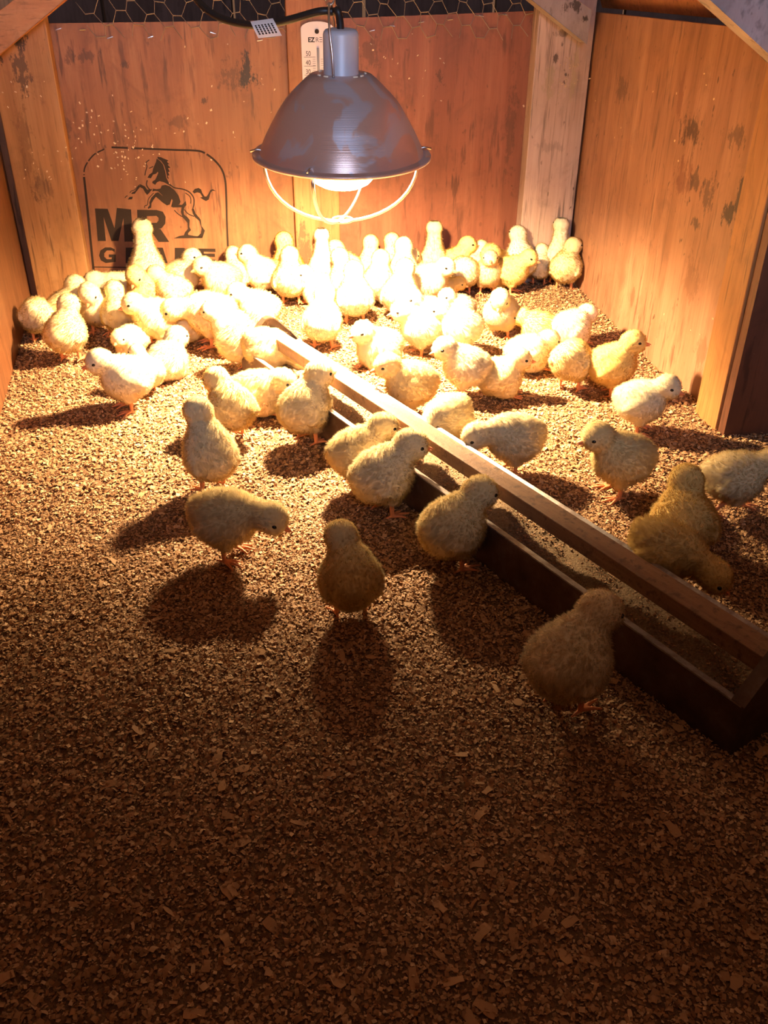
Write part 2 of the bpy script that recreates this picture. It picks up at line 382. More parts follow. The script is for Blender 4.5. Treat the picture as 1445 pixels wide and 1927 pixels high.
# the horse
H2 = lambda *p: poly(K2, list(p))
H2((550, 108), (600, 115), (650, 138), (702, 158), (680, 175), (712, 210), (690, 216), (727, 258), (696, 264), (718, 310), (695, 316), (715, 362), (690, 364), (708, 412), (684, 398), (665, 300), (640, 220), (600, 165), (555, 135))
H2((540, 132), (590, 168), (628, 215), (655, 300), (672, 395), (715, 478), (755, 520), (700, 490), (640, 455), (580, 440), (545, 455), (520, 490), (480, 465), (482, 445), (520, 420), (545, 370), (560, 330), (556, 312), (530, 340), (490, 352), (462, 402), (415, 392), (440, 350), (480, 322), (492, 270), (512, 220), (530, 180))
H2((490, 540), (540, 550), (590, 540), (610, 500), (660, 490), (720, 510), (790, 570), (840, 640), (865, 720), (850, 755), (800, 778), (735, 790), (757, 705), (745, 680), (720, 758), (680, 770), (620, 730), (575, 690), (520, 645), (500, 640), (520, 605), (560, 590), (632, 648), (560, 578), (520, 572), (480, 582))
H2((510, 620), (540, 640), (500, 690), (470, 740), (466, 800), (425, 820), (418, 800), (445, 765), (440, 730), (468, 665))
H2((735, 782), (850, 760), (885, 762), (935, 708), (945, 765), (918, 795), (905, 850), (912, 895), (960, 930), (990, 970), (985, 1060), (1007, 1105), (967, 1148), (970, 1172), (910, 1176), (925, 1135), (965, 1090), (958, 1005), (920, 962), (890, 930), (868, 860), (878, 796), (760, 798))
H2((1016, 820), (1045, 815), (1070, 880), (1112, 930), (1140, 965), (1150, 1050), (1196, 1112), (1186, 1142), (1162, 1212), (1085, 1205), (1100, 1188), (1140, 1150), (1150, 1085), (1120, 980), (1060, 930), (1030, 880))
H2((770, 1218), (850, 1185), (960, 1168), (1060, 1186), (1160, 1192), (1150, 1214))
H2((1028, 582), (1060, 545), (1110, 533), (1145, 553), (1160, 600), (1192, 648), (1218, 648), (1242, 615), (1270, 560), (1302, 549), (1348, 576), (1300, 570), (1276, 592), (1248, 690), (1210, 711), (1172, 690), (1130, 662), (1164, 655), (1130, 602), (1090, 592), (1050, 607))
H2((462, 550), (485, 540), (440, 600), (410, 628), (380, 590), (352, 540), (312, 522), (272, 572), (242, 612), (196, 614), (205, 594), (245, 575), (290, 508), (330, 488), (378, 510), (412, 556))
H2((148, 690), (172, 655), (216, 650), (206, 686))
stroke(K2, [(440, 150), (395, 190), (408, 240), (392, 300), (380, 362)], 13)
stroke(K2, [(495, 240), (468, 252), (438, 266)], 12); stroke(K2, [(412, 428), (402, 490), (436, 545), (470, 565)], 16)
stroke(K2, [(175, 602), (195, 575), (245, 555), (300, 495), (330, 488)], 10); stroke(K2, [(108, 668), (128, 645), (146, 640)], 11)
stroke(K2, [(500, 600), (430, 680), (415, 760), (380, 775), (376, 805)], 11)
stroke(K2, [(700, 470), (780, 528), (900, 550), (985, 590), (1040, 660), (1048, 740), (1028, 830)], 16)
stroke(K2, [(930, 600), (985, 640), (1005, 690), (1002, 745)], 12)
stroke(K2, [(780, 835), (830, 885), (890, 925)], 13); stroke(K2, [(915, 825), (970, 885), (1050, 920)], 13)
stroke(K2, [(650, 0), (640, 0)], 1)
em = PR.obj('stencil_print', M_ink, p1); tag(em, 'black stencil of a rearing horse over large lettering')

# ------------------------------------------------------------------ bedding of wood shavings
t = NT('shavings'); at_ = t.n('ShaderNodeAttribute'); at_.attribute_name = 'tone'
cc = t.ramp(at_.outputs['Fac'], [(0.0, (0.19, 0.085, 0.034)), (0.3, (0.37, 0.195, 0.090)), (0.65, (0.50, 0.30, 0.150)), (1.0, (0.72, 0.51, 0.31))])
t.l(cc, t.b.inputs['Base Color']); t.b.inputs['Roughness'].default_value = 0.62; t.b.inputs['Specular IOR Level'].default_value = 0.3
M_chip = t.m
t = NT('bedding_base'); g = t.noise(t.coord(), 330, 4, 0.7)
t.l(t.ramp(g, [(0.3, (0.14, 0.065, 0.028)), (0.6, (0.30, 0.165, 0.078)), (0.8, (0.42, 0.26, 0.135))]), t.b.inputs['Base Color'])
t.b.inputs['Roughness'].default_value = 0.9; t.bump(g, 1.0, 0.004); M_bed = t.m

R = np.random.default_rng(11)
_ph = R.uniform(0, 6.28, (14, 3)); _k = R.normal(0, 1, (14, 2)) * np.linspace(6, 42, 14)[:, None]
def bed_z(x, y):
    z = 0
    for i in range(14): z = z + np.sin(_k[i, 0] * x + _k[i, 1] * y + _ph[i, 0]) * (0.0034 / (1 + i * 0.35))
    return z * 0.55 - 0.003
def inside(x, y):
    def side(a, b): return (b.x - a.x) * (y - a.y) - (b.y - a.y) * (x - a.x)
    c = np.ones_like(x, bool)
    c &= side(L0, R0) < -0.001; c &= side(L0, LF) > 0.001
    c &= (side(R0, RF) < -0.001) | ((y < pb.y - 0.012) & (side(qa, qa + ru) < -0.001))
    return c
gx = np.arange(-0.95, 0.951, 0.012); gy = np.arange(-0.05, 2.0, 0.012)
X, Y = np.meshgrid(gx, gy); Zb = bed_z(X, Y); V = np.stack([X, Y, Zb], -1).reshape(-1, 3); nx = len(gx); ny = len(gy)
idx = np.arange(nx * ny).reshape(ny, nx)
fq = np.stack([idx[:-1, :-1], idx[:-1, 1:], idx[1:, 1:], idx[1:, :-1]], -1).reshape(-1, 4)
cen = V[fq].mean(1); keep = inside(cen[:, 0], cen[:, 1]); fq = fq[keep]
bed_me = fast_mesh('bedding', V, fq.ravel(), 4, M_bed); bed_me.shade_smooth()
bedding = link('bedding', bed_me)
tag(bedding, 'loose bed of small pale wood shavings covering the brooder floor', 'bedding', kind='stuff')

def chip_mesh(name, x, y, z, L, Wd, tone, R, tilt=0.36, mat=None):
    n = len(x); yaw = R.uniform(0, 6.283, n); pt = R.normal(0, tilt, n); rl = R.normal(0, tilt, n)
    cx = np.cos(yaw); sx = np.sin(yaw)
    a = np.stack([cx * np.cos(pt), sx * np.cos(pt), np.sin(pt)], -1)
    b0 = np.stack([-sx, cx, np.zeros(n)], -1); c0 = np.cross(a, b0)
    b = b0 * np.cos(rl)[:, None] + c0 * np.sin(rl)[:, None]; nn = np.cross(a, b)
    P = np.stack([x, y, z], -1)
    out = np.empty((n, 6, 3), np.float32); hl = L[:, None] / 2; hw = Wd[:, None] / 2; bend = (R.uniform(-0.25, 0.55, n) * Wd)[:, None]
    j = lambda: R.uniform(0.72, 1.15, (n, 1))
    out[:, 0] = P - a * hl * j() - b * hw * j(); out[:, 1] = P - b * hw * j() + nn * bend; out[:, 2] = P + a * hl * j() - b * hw * j()
    out[:, 3] = P + a * hl * j() + b * hw * j(); out[:, 4] = P + b * hw * j() + nn * bend; out[:, 5] = P - a * hl * j() + b * hw * j()
    base = (np.arange(n) * 6)[:, None]
    f = np.concatenate([base + np.array([0, 1, 4, 5]), base + np.array([1, 2, 3, 4])], 1).ravel()
    me = fast_mesh(name, out.reshape(-1, 3), f, 4, mat or M_chip)
    at2 = me.attributes.new('tone', 'FLOAT', 'FACE'); at2.data.foreach_set('value', np.repeat(tone, 2).astype(np.float32))
    return me
def scatter(n, ymin, ymax, smin, smax):
    y = R.uniform(ymin, ymax, n); x = R.uniform(-0.85, 0.88, n); k = inside(x, y); x = x[k]; y = y[k]; n = len(x)
    L = R.uniform(smin, smax, n) * R.choice([1, 1, 1, 1.5], n); Wd = L * R.uniform(0.35, 0.9, n)
    return x, y, bed_z(x, y) + R.uniform(0.0, 0.0028, n), L, Wd, np.clip(R.normal(0.5, 0.23, n), 0, 1)
sets = [scatter(270000, 0.1, 0.95, 0.0016, 0.0040), scatter(170000, 0.95, 1.99, 0.0024, 0.0050), scatter(16000, -0.04, 0.1, 0.003, 0.006)]
A = [np.concatenate(q) for q in zip(*sets)]
chips = link('wood_shavings', chip_mesh('wood_shavings', *A, R), bedding); chips['kind'] = 'stuff'
# the larger shavings, one object each
cm = []
for i in range(14):
    Lq = 0.006 + 0.0016 * (i % 7); Wq = Lq * (0.24 + 0.09 * (i % 5)); mb = MB(); nseg = 5; vs = []; cv = 0.25 + 0.12 * (i % 4); z0 = 0.0006
    for s_ in range(nseg + 1):
        u = s_ / nseg - 0.5; zz = cv * Lq * (0.25 - u * u) * (0.6 if i % 2 else 0.25); w = Wq * (0.5 - 0.28 * abs(u) * (i % 3)) * (1 + 0.2 * math.sin(5 * s_ + i))
        for sd in (-1, 1):
            vs.append((u * Lq, sd * w, zz)); 
        for sd in (1, -1):
            vs.append((u * Lq, sd * w, zz - z0))
    fs = []
    for s_ in range(nseg):
        a0 = s_ * 4; b0 = a0 + 4
        for q in range(4): fs.append((a0 + q, a0 + (q + 1) % 4, b0 + (q + 1) % 4, b0 + q))
    fs += [(0, 1, 2, 3), (nseg * 4 + 3, nseg * 4 + 2, nseg * 4 + 1, nseg * 4)]
    mb.add(vs, fs); me = mb.mesh('shaving', M_chip)
    a2 = me.attributes.new('tone', 'FLOAT', 'FACE'); a2.data.foreach_set('value', np.full(len(me.polygons), 0.45 + 0.05 * (i % 9), np.float32)); cm.append(me)
named = [(600, 1345, -0.9, 5), (430, 1535, 0.0, 3), (1265, 1560, -1.2, 13), (700, 1240, 0.3, 4), (160, 1280, 0.1, 12), (920, 1480, 0.9, 6), (1075, 1650, 0.2, 2), (660, 1440, 0.1, 9), (1000, 742, 0.0, 13), (1140, 845, 0.2, 6)]
pl = [(at(px, py), a, i) for px, py, a, i in named]
while len(pl) < 290:
    y = 0.24 + 1.0 * rnd.random() ** 1.7; x = rnd.uniform(-1, 1) * (0.12 + 0.48 * y)
    if bool(inside(np.array([x]), np.array([y]))[0]): pl.append((Vector((x, y, 0)), rnd.uniform(0, 6.28), rnd.randrange(14)))
for p, a, i in pl:
    o = link('wood_shaving', cm[i], bedding); o.location = (p.x, p.y, float(bed_z(p.x, p.y)) + 0.0022)
    o.rotation_euler = (rnd.gauss(0, 0.16), rnd.gauss(0, 0.16), a)

# flecks of shavings stuck to the walls and posts
fl_v = []; fl_n = []
def fleck(plane, n_, px, py, spread, k, off):
    for _ in range(k):
        p = plane(px + rnd.gauss(0, spread), py + rnd.gauss(0, spread * 0.8), off); fl_v.append(p); fl_n.append(n_)
for a in ((225, 285, 40, 40), (150, 240, 25, 14), (250, 320, 30, 16), (330, 220, 90, 20), (450, 150, 60, 8)): fleck(back, bn, *a, 0.0008)
for a in ((60, 300, 35, 12), (40, 170, 25, 8)): fleck(back, bn, *a, 0.0368)
for a in ((1060, 150, 14, 22), (1070, 120, 8, 16)): fleck(back, bn, *a, 0.0368)
for a in ((800, 150, 60, 10), (990, 200, 4, 6), (700, 90, 30, 10)): fleck(back, bn, *a, 0.0008)
for a in ((1200, 200, 80, 12), (1350, 600, 40, 8)): fleck(right, rn, *a, 0.0008)
mbf = MB()
for p, n_ in zip(fl_v, fl_n):
    t_ = Vector((-n_.y, n_.x, 0)); u_ = Vector((0, 0, 1)); a = rnd.uniform(0, 3.14); L_ = rnd.uniform(0.0008, 0.0022); w_ = L_ * rnd.uniform(0.3, 0.8)
    d1 = t_ * math.cos(a) + u_ * math.sin(a); d2 = -t_ * math.sin(a) + u_ * math.cos(a)
    mbf.add([p - d1 * L_ - d2 * w_, p + d1 * L_ - d2 * w_, p + d1 * L_ + d2 * w_ + n_ * 0.0008, p - d1 * L_ + d2 * w_ + n_ * 0.0008], [(0, 1, 2, 3)])
fo = mbf.obj('stuck_flecks', plain('pale_fleck', (0.66, 0.48, 0.28), 0.7), wall_back); fo['kind'] = 'stuff'

# ------------------------------------------------------------------ heat lamp
t = NT('spun_aluminium')
g = t.noise(t.coord((1, 1, 1)), 13, 3, 0.55, 1.2)
pt = t.mr(g, 0.50, 0.56, 0, 1)
t.l(t.mix(pt, (0.60, 0.45, 0.41), (0.53, 0.53, 0.60)), t.b.inputs['Base Color'])
t.b.inputs['Metallic'].default_value = 0.55
t.l(t.mr(pt, 0, 1, 0.28, 0.42), t.b.inputs['Roughness'])
rg = t.noise(t.coord((0, 0, 900)), 1.0, 2, 0.5); t.bump(rg, 0.30, 0.0008)
M_alu = t.m
M_alu_in = plain('bright_aluminium', (0.82, 0.80, 0.76), 0.25, 1.0)
M_socket = plain('grey_enamel', (0.50, 0.55, 0.64), 0.42, 0.1)
M_wire = plain('zinc_wire', (0.62, 0.60, 0.58), 0.3, 1.0)
M_cable = plain('black_rubber', (0.012, 0.012, 0.013), 0.45)
M_white = plain('white_paper', (0.80, 0.76, 0.74), 0.6)
t = NT('glowing_bulb'); t.b.inputs['Base Color'].default_value = (1, 0.9, 0.8, 1)
t.b.inputs['Emission Color'].default_value = (*BULB_COL, 1); t.b.inputs['Emission Strength'].default_value = BULB / 0.15
tp_ = t.n('ShaderNodeBsdfTransparent'); mx_ = t.n('ShaderNodeMixShader'); mx_.inputs[0].default_value = 0.15      # thin glass: the beam from inside passes
t.l(tp_.outputs[0], mx_.inputs[1]); t.l(t.b.outputs[0], mx_.inputs[2]); t.l(mx_.outputs[0], t.out.inputs[0]); M_bulb = t.m

LAMP = Vector((-0.0655, 1.36, 0.349))
lamp = empty('heat_lamp', LAMP); lamp.rotation_euler = (math.radians(5.0), math.radians(0.8), 0); lamp.scale = (0.976,) * 3
tag(lamp, 'stained aluminium heat lamp with a glowing bulb and wire guard, hanging over the chicks', 'heat lamp')
prof = [(0.0260, 0.136), (0.0445, 0.134), (0.053, 0.126), (0.061, 0.117), (0.0725, 0.104), (0.0820, 0.0915), (0.0890, 0.080), (0.0955, 0.068), (0.1000, 0.059), (0.1004, 0.058), (0.1075, 0.0435), (0.1125, 0.0325), (0.1129, 0.0315), (0.1172, 0.021), (0.1176, 0.020), (0.1212, 0.0095), (0.1235, 0.003)]
prof = [(r, z * 0.805) for r, z in prof]
MB().lathe(prof, 96).obj('reflector', M_alu, lamp, True)
MB().lathe([(r - 0.0012, z - 0.001) for r, z in prof][::-1], 96).obj('reflector_lining', M_alu_in, lamp, True)
lip = [(0.1225, 0.003), (0.128, 0.001), (0.133, 0.0015), (0.1348, 0.0), (0.1345, -0.003), (0.132, -0.0042), (0.1295, -0.003), (0.1225, 0.001)]
MB().lathe(lip, 96).obj('rim', M_alu, lamp, True)
MB().lathe([(0.0, 0.1655), (0.018, 0.1655), (0.0215, 0.1645), (0.0240, 0.162), (0.0252, 0.158), (0.0252, 0.110), (0.0262, 0.1085), (0.0262, 0.106), (0.0, 0.106)], 48).obj('socket', M_socket, lamp, True)
# vent holes round the neck, light leaking through them painted as a pale colour
M_vent = plain('vent_light_paint', (0.92, 0.84, 0.66), 0.4)
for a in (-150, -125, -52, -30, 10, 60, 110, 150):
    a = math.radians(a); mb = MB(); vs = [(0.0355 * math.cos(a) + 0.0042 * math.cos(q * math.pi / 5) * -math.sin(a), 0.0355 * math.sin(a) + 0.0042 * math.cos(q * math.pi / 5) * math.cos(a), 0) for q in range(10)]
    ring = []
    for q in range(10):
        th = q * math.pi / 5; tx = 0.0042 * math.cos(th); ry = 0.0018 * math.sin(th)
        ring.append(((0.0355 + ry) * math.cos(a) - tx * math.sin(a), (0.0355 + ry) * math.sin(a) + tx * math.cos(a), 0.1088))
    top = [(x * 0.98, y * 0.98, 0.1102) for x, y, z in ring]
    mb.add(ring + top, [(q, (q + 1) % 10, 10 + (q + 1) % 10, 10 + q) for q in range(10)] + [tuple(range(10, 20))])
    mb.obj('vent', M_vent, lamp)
MB().lathe([(0.0, -0.0500), (0.018, -0.0493), (0.031, -0.0466), (0.042, -0.0410), (0.0490, -0.0330), (0.0510, -0.024), (0.049, -0.015)], 48).obj('bulb', M_bulb, lamp, True)
t = NT('bulb_glass'); tp_ = t.n('ShaderNodeBsdfTransparent'); mx_ = t.n('ShaderNodeMixShader'); mx_.inputs[0].default_value = 0.10
t.b.inputs['Base Color'].default_value = (0.9, 0.85, 0.8, 1); t.b.inputs['Roughness'].default_value = 0.15
t.l(tp_.outputs[0], mx_.inputs[1]); t.l(t.b.outputs[0], mx_.inputs[2]); t.l(mx_.outputs[0], t.out.inputs[0])
MB().lathe([(0.049, -0.0148), (0.046, 0.008), (0.040, 0.032), (0.032, 0.062), (0.022, 0.085), (0.018, 0.104)], 32).obj('bulb_neck', t.m, lamp, True)
# guard: two bent wires that cross below the bulb
def guard(az, y0=-0.003, dip=-0.098, tw=0.0):
    pts = []
    for k in range(25):
        th = math.pi * k / 24; r = 0.118 * math.cos(th); z = y0 + dip * math.sin(th) ** 0.82
        pts.append((r * math.cos(az), r * math.sin(az), z))
    return MB().tube(pts, 0.0026, 8)
guard(math.radians(8)).obj('guard_wire', M_wire, lamp, True); guard(math.radians(72), dip=-0.0935).obj('guard_wire', M_wire, lamp, True)
MB().tube([(0.016 * math.cos(k * math.pi / 8), 0.016 * math.sin(k * math.pi / 8) - 0.0, -0.099) for k in range(16)], 0.0019, 6, True).obj('guard_ring', M_wire, lamp, True)
for a in (188, 8, 252, 72):
    a = math.radians(a); c = Vector((math.cos(a), math.sin(a), 0))
    MB().tube([c * 0.1165 + Vector((0, 0, -0.006)), c * 0.1185 + Vector((0, 0, 0.006)), c * 0.126 + Vector((0, 0, 0.0075)), c * 0.137 + Vector((0, 0, 0.005))], 0.0016, 6).obj('clip', M_wire, lamp, True)
# bail wire and hook
bp = spline([(-0.009, -0.034, 0.109), (-0.0105, -0.031, 0.135), (-0.0145, -0.022, 0.168), (-0.0155, -0.006, 0.192), (-0.0145, 0.004, 0.1955), (-0.012, 0.014, 0.188), (-0.009, 0.028, 0.15), (-0.007, 0.034, 0.110)], 6)
MB().tube(bp, 0.0016, 8).obj('bail', M_wire, lamp, True)
hk = [(-0.0150 + 0.006 * math.cos(a), 0.0, 0.2005 + 0.0065 * math.sin(a)) for a in np.linspace(-2.2, 3.4, 16)] + [(-0.0155, 0, 0.214), (-0.0155, 0, 0.28)]
MB().tube(hk, 0.0016, 8).obj('hook', M_wire, lamp, True)
for k in range(4):
    z = 0.29 + k * 0.020
    MB().tube([(-0.0155 + (0.005 * math.cos(q * math.pi / 6) if k % 2 else 0), (0 if k % 2 else 0.005 * math.cos(q * math.pi / 6)), z + 0.013 * math.sin(q * math.pi / 6)) for q in range(12)], 0.0014, 6, True).obj('chain_link', M_wire, lamp, True)
# cable out of the socket
def lp(px, py, y): return lamp_inv @ on_plane(px, py, Vector((0, y, 0)), Vector((0, 1, 0)))
bpy.context.view_layer.update(); lamp_inv = lamp.matrix_world.inverted()
cp = [Vector((0, 0, 0.163)), Vector((-0.001, 0.0, 0.175)), Vector((-0.004, 0.0, 0.187)), lp(628, 22, 1.355), lp(600, 22, 1.355), lp(545, 37, 1.37), lp(500, 47, 1.39), lp(462, 46, 1.41), lp(415, 34, 1.44), lp(382, 12, 1.46), lp(362, -14, 1.5), lp(345, -60, 1.5)]
MB().tube(spline(cp, 8), 0.0052, 10).obj('cord', M_cable, lamp, True)
# tag round the cable
tg = empty('label_tag'); tg.parent = lamp
mb = MB(); a, b, c, d = lp(472, 42, 1.378), lp(514, 36, 1.378), lp(531, 68, 1.372), lp(487, 73, 1.372)
n_ = (b - a).cross(d - a).normalized()
if (lamp.matrix_world.to_3x3() @ n_).y > 0: n_ = -n_
vs = []
for i in range(7):
    u = i / 6; p = a.lerp(d, u); q = b.lerp(c, u); k = n_ * (0.006 * math.sin(u * math.pi) + 0.003)
    vs += [p + k, q + k]
mb.add(vs, [(2 * i, 2 * i + 1, 2 * i + 3, 2 * i + 2) for i in range(6)])
tp = mb.obj('tag_paper', M_white, tg); so = tp.modifiers.new('s', 'SOLIDIFY'); so.thickness = 0.0003; so.offset = -1
mb = MB()
for i in range(6):
    u0 = 0.10 + 0.14 * i
    for j in range(5):
        v0 = 0.30 + 0.115 * j; 
        P = []
        for (uu, vv) in ((u0, v0), (u0 + 0.075, v0), (u0 + 0.075, v0 + 0.095), (u0, v0 + 0.095)):
            p = a.lerp(d, vv); q = b.lerp(c, vv); P.append(p.lerp(q, uu) + n_ * (0.006 * math.sin(vv * math.pi) + 0.0034))
        mb.add(P, [(0, 1, 2, 3)])
mb.obj('tag_print', M_ink, tg)

# ------------------------------------------------------------------ thermometer
TO = 0.0215
th = empty('thermometer'); tag(th, 'white wall thermometer with a rounded top, half hidden behind the heat lamp', 'thermometer')
TT = lambda px, py, o=TO: back(px, py, o)
TL = TT(568, 120); TR = TT(629, 120); wth = (TR - TL).dot(bu); tx0 = (TL - L0).dot(bu); ztop = TT(598, 40).z
def tpt(u, z, o=TO): p = L0 + bu * (tx0 + u) + bn * o; return Vector((p.x, p.y, z))
out = [tpt(0, ztop - 0.21), tpt(wth, ztop - 0.21)]
for k in range(13):
    a = math.pi * k / 12; out.append(tpt(wth / 2 + wth / 2 * math.cos(a), ztop - 0.012 + 0.012 * math.sin(a)))
M_therm = plain('white_plastic', (0.80, 0.74, 0.70), 0.4)
MB().prism(out, bn, 0.003).obj('scale_plate', M_therm, th)
o2 = TO + 0.0033
def disc(u, z, r, o): 
    return MB().prism([tpt(u + r * math.cos(k * 0.5236), z + r * math.sin(k * 0.5236), o) for k in range(12)], bn, 0.001)
disc(wth / 2 - 0.001, TT(597, 59).z, 0.0042, o2).obj('hanging_hole', M_ink, th)
mb = MB()
def text(body, u, z, h, o, bold=0.0, sx=1.0):
    c = bpy.data.curves.new('lettering', 'FONT'); c.body = body; c.size = h / 0.7; c.offset = bold; c.extrude = 0
    o_ = bpy.data.objects.new('lettering', c); C.objects.link(o_)
    bpy.context.view_layer.update(); dg = bpy.context.evaluated_depsgraph_get()
    me = bpy.data.meshes.new_from_object(o_.evaluated_get(dg)); bpy.data.objects.remove(o_); bpy.data.curves.remove(c)
    w = 0
    for v in me.vertices:
        w = max(w, v.co.x); v.co = tpt(u + v.co.x * sx, z + v.co.y, o)
    me.materials.append(M_ink); ob = link('lettering', me, th); return w * sx
ze = TT(590, 79).z; ue = (TT(579, 75) - TL).dot(bu)
w1 = text('EZ', ue, ze, 0.0078, o2, 0.00035)
w2 = text('R', ue + w1 + 0.001, ze, 0.0078, o2, -0.0001)
ux = ue + w1 + w2 + 0.0022
for k in range(3):
    z = ze + 0.0036 * k; MB().add([tpt(ux, z, o2), tpt(ux + 0.0052, z, o2), tpt(ux + 0.0052, z + 0.0008, o2), tpt(ux, z + 0.0008, o2)], [(0, 1, 2, 3)]).obj('lettering', M_ink, th)
text('AD', ux + 0.0062, ze, 0.0078, o2, -0.0001)
for i, (num, py) in enumerate([('50', 105), ('40', 122), ('30', 139), ('20', 156), ('10', 173)]):
    z = TT(580, py).z; text(num, (TT(575, py) - TL).dot(bu), z, 0.0082, o2, 0.0, 0.85)
    mb.add([tpt(0.004, z - 0.0022, o2), tpt(wth * 0.42, z - 0.0022, o2), tpt(wth * 0.42, z - 0.0016, o2), tpt(0.004, z - 0.0016, o2)], [(0, 1, 2, 3)])
    for k in range(1, 5):
        zz = z - 0.0022 - k * 0.0036
        for ua, ub in ((0.33, 0.42), (0.58, 0.67)):
            mb.add([tpt(wth * ua, zz, o2), tpt(wth * ub, zz, o2), tpt(wth * ub, zz + 0.0005, o2), tpt(wth * ua, zz + 0.0005, o2)], [(0, 1, 2, 3)])
mb.obj('scale_mark', M_ink, th)
M_glass = plain('thermometer_glass', (0.60, 0.56, 0.48), 0.15)
MB().tube([tpt(wth / 2, TT(598, 90).z, o2 + 0.001), tpt(wth / 2, ztop - 0.19, o2 + 0.001)], 0.0024, 10).obj('glass_tube', M_glass, th, True)

# ------------------------------------------------------------------ chicken wire along the top of the back wall
M_hex = plain('galvanised_wire', (0.34, 0.27, 0.20), 0.55, 0.4)
cw = empty('chicken_wire'); tag(cw, 'hexagonal chicken wire stapled along the top edge of the back wall', 'wire netting')
mb = MB(); wx = 0.052; wz = 0.040; s0 = (back(170, 40) - L0).dot(bu); s1 = (back(1000, 20) - L0).dot(bu)
def wp(s, z):
    dz = 0.0030 * math.sin(s * 31) + 0.002 * math.sin(s * 77 + z * 50)
    off = 0.004 + 0.0025 * math.sin(s * 23 + z * 40)
    p = L0 + bu * (s + 0.22 * (z - 0.5) * -1.0 + 0.003 * math.sin(z * 90 + s * 40)) + bn * off; return (p.x, p.y, z + dz)
row = 0; z = 0.478
while z < 0.68:
    s = s0 + (wx / 2 if row % 2 else 0)
    while s < s1:
        if z > 0.485 or rnd.random() < 0.55:
            q = [wp(s, z), wp(s + wx * 0.30, z + 0.001)]; mb.tube(q, 0.0008, 4)
        for (a, b) in (((s + wx * 0.30, z), (s + wx * 0.5, z + wz / 2)), ((s, z), (s - wx * 0.2, z + wz / 2))):
            if s0 - 0.02 < b[0] < s1 + 0.01: mb.tube([wp(*a), wp(*b)], 0.00055, 4)
        s += wx
    z += wz / 2; row += 1
ne = mb.obj('netting', M_hex, cw)
for px, py in [(110, 55), (155, 56), (207, 71), (283, 70), (401, 62), (489, 76), (738, 49), (793, 42), (847, 37), (700, 58), (905, 30), (950, 28)]:
    p = back(px, py, 0.003); st = MB(); h = 0.0048; a = rnd.uniform(-0.35, 0.35); t_ = bu * math.cos(a) + Vector((0, 0, 1)) * math.sin(a)
    st.tube([p - t_ * h - bn * 0.004, p - t_ * h + bn * 0.0010, p + t_ * h + bn * 0.0010, p + t_ * h - bn * 0.004], 0.0010, 5); st.obj('staple', M_wire, cw)
# bits of dry feed and shavings caught on wood are left to the wood material's specks

# ------------------------------------------------------------------ feed trough
td = Vector((0.5400, -0.8417, 0)); tn = Vector((0.8417, 0.54, 0)); T0 = Vector((-0.094, 1.124, 0))
t = NT('tin'); g = t.noise(t.coord(), 34, 5, 0.65)
t.l(t.ramp(g, [(0.3, (0.06, 0.032, 0.022)), (0.55, (0.12, 0.075, 0.055)), (0.8, (0.20, 0.16, 0.14))]), t.b.inputs['Base Color'])
t.b.inputs['Metallic'].default_value = 0.45; t.b.inputs['Roughness'].default_value = 0.55; M_tin = t.m
t = NT('tin_edge'); g = t.noise(t.coord(), 60, 4, 0.65)
t.l(t.ramp(g, [(0.35, (0.22, 0.17, 0.15)), (0.6, (0.44, 0.41, 0.40))]), t.b.inputs['Base Color']); t.b.inputs['Metallic'].default_value = 0.5; t.b.inputs['Roughness'].default_value = 0.45; M_edge = t.m
def wr(s, n, z): p = T0 + td * s + tn * n; return Vector((p.x, p.y, z))
SF, SN, TW, TZ = -0.262, 0.716, 0.100, 0.052
trough = empty('feed_trough', T0); tag(trough, 'long dark metal feed trough with a wooden bar along its top', 'feed trough')
bpy.context.view_layer.update(); trough.location = (0, 0, 0)
def tb(name, s_a, s_b, n_a, n_b, z_a, z_b, mat, bev=0.0):
    return MB().box8([wr(s_a, n_a, z_a), wr(s_b, n_a, z_a), wr(s_b, n_b, z_a), wr(s_a, n_b, z_a), wr(s_a, n_a, z_b), wr(s_b, n_a, z_b), wr(s_b, n_b, z_b), wr(s_a, n_b, z_b)]).obj(name, mat, trough, bevel=bev)
tb('side_panel', SF, SN, 0.0, 0.0015, -0.004, TZ, M_tin)
tb('side_panel', SF, SN, TW - 0.0015, TW, -0.004, TZ, M_tin)
tb('bottom', SF, SN, 0.0, TW, -0.004, -0.002, M_tin)
for na, nb_ in ((0.0, 0.011), (TW - 0.011, TW)):
    e = MB(); q = 0.003 if na == 0 else 0
    i_, o_ = (nb_, na) if na == 0 else (na, nb_)
    e.box8([wr(SF, o_, TZ), wr(SN, o_, TZ), wr(SN, i_, TZ - 0.004), wr(SF, i_, TZ - 0.004), wr(SF, o_, TZ + 0.0018), wr(SN, o_, TZ + 0.0018), wr(SN, i_, TZ - 0.0022), wr(SF, i_, TZ - 0.0022)])
    tag(e.obj('folded_lip', M_edge, trough), 'shiny folded metal lip')
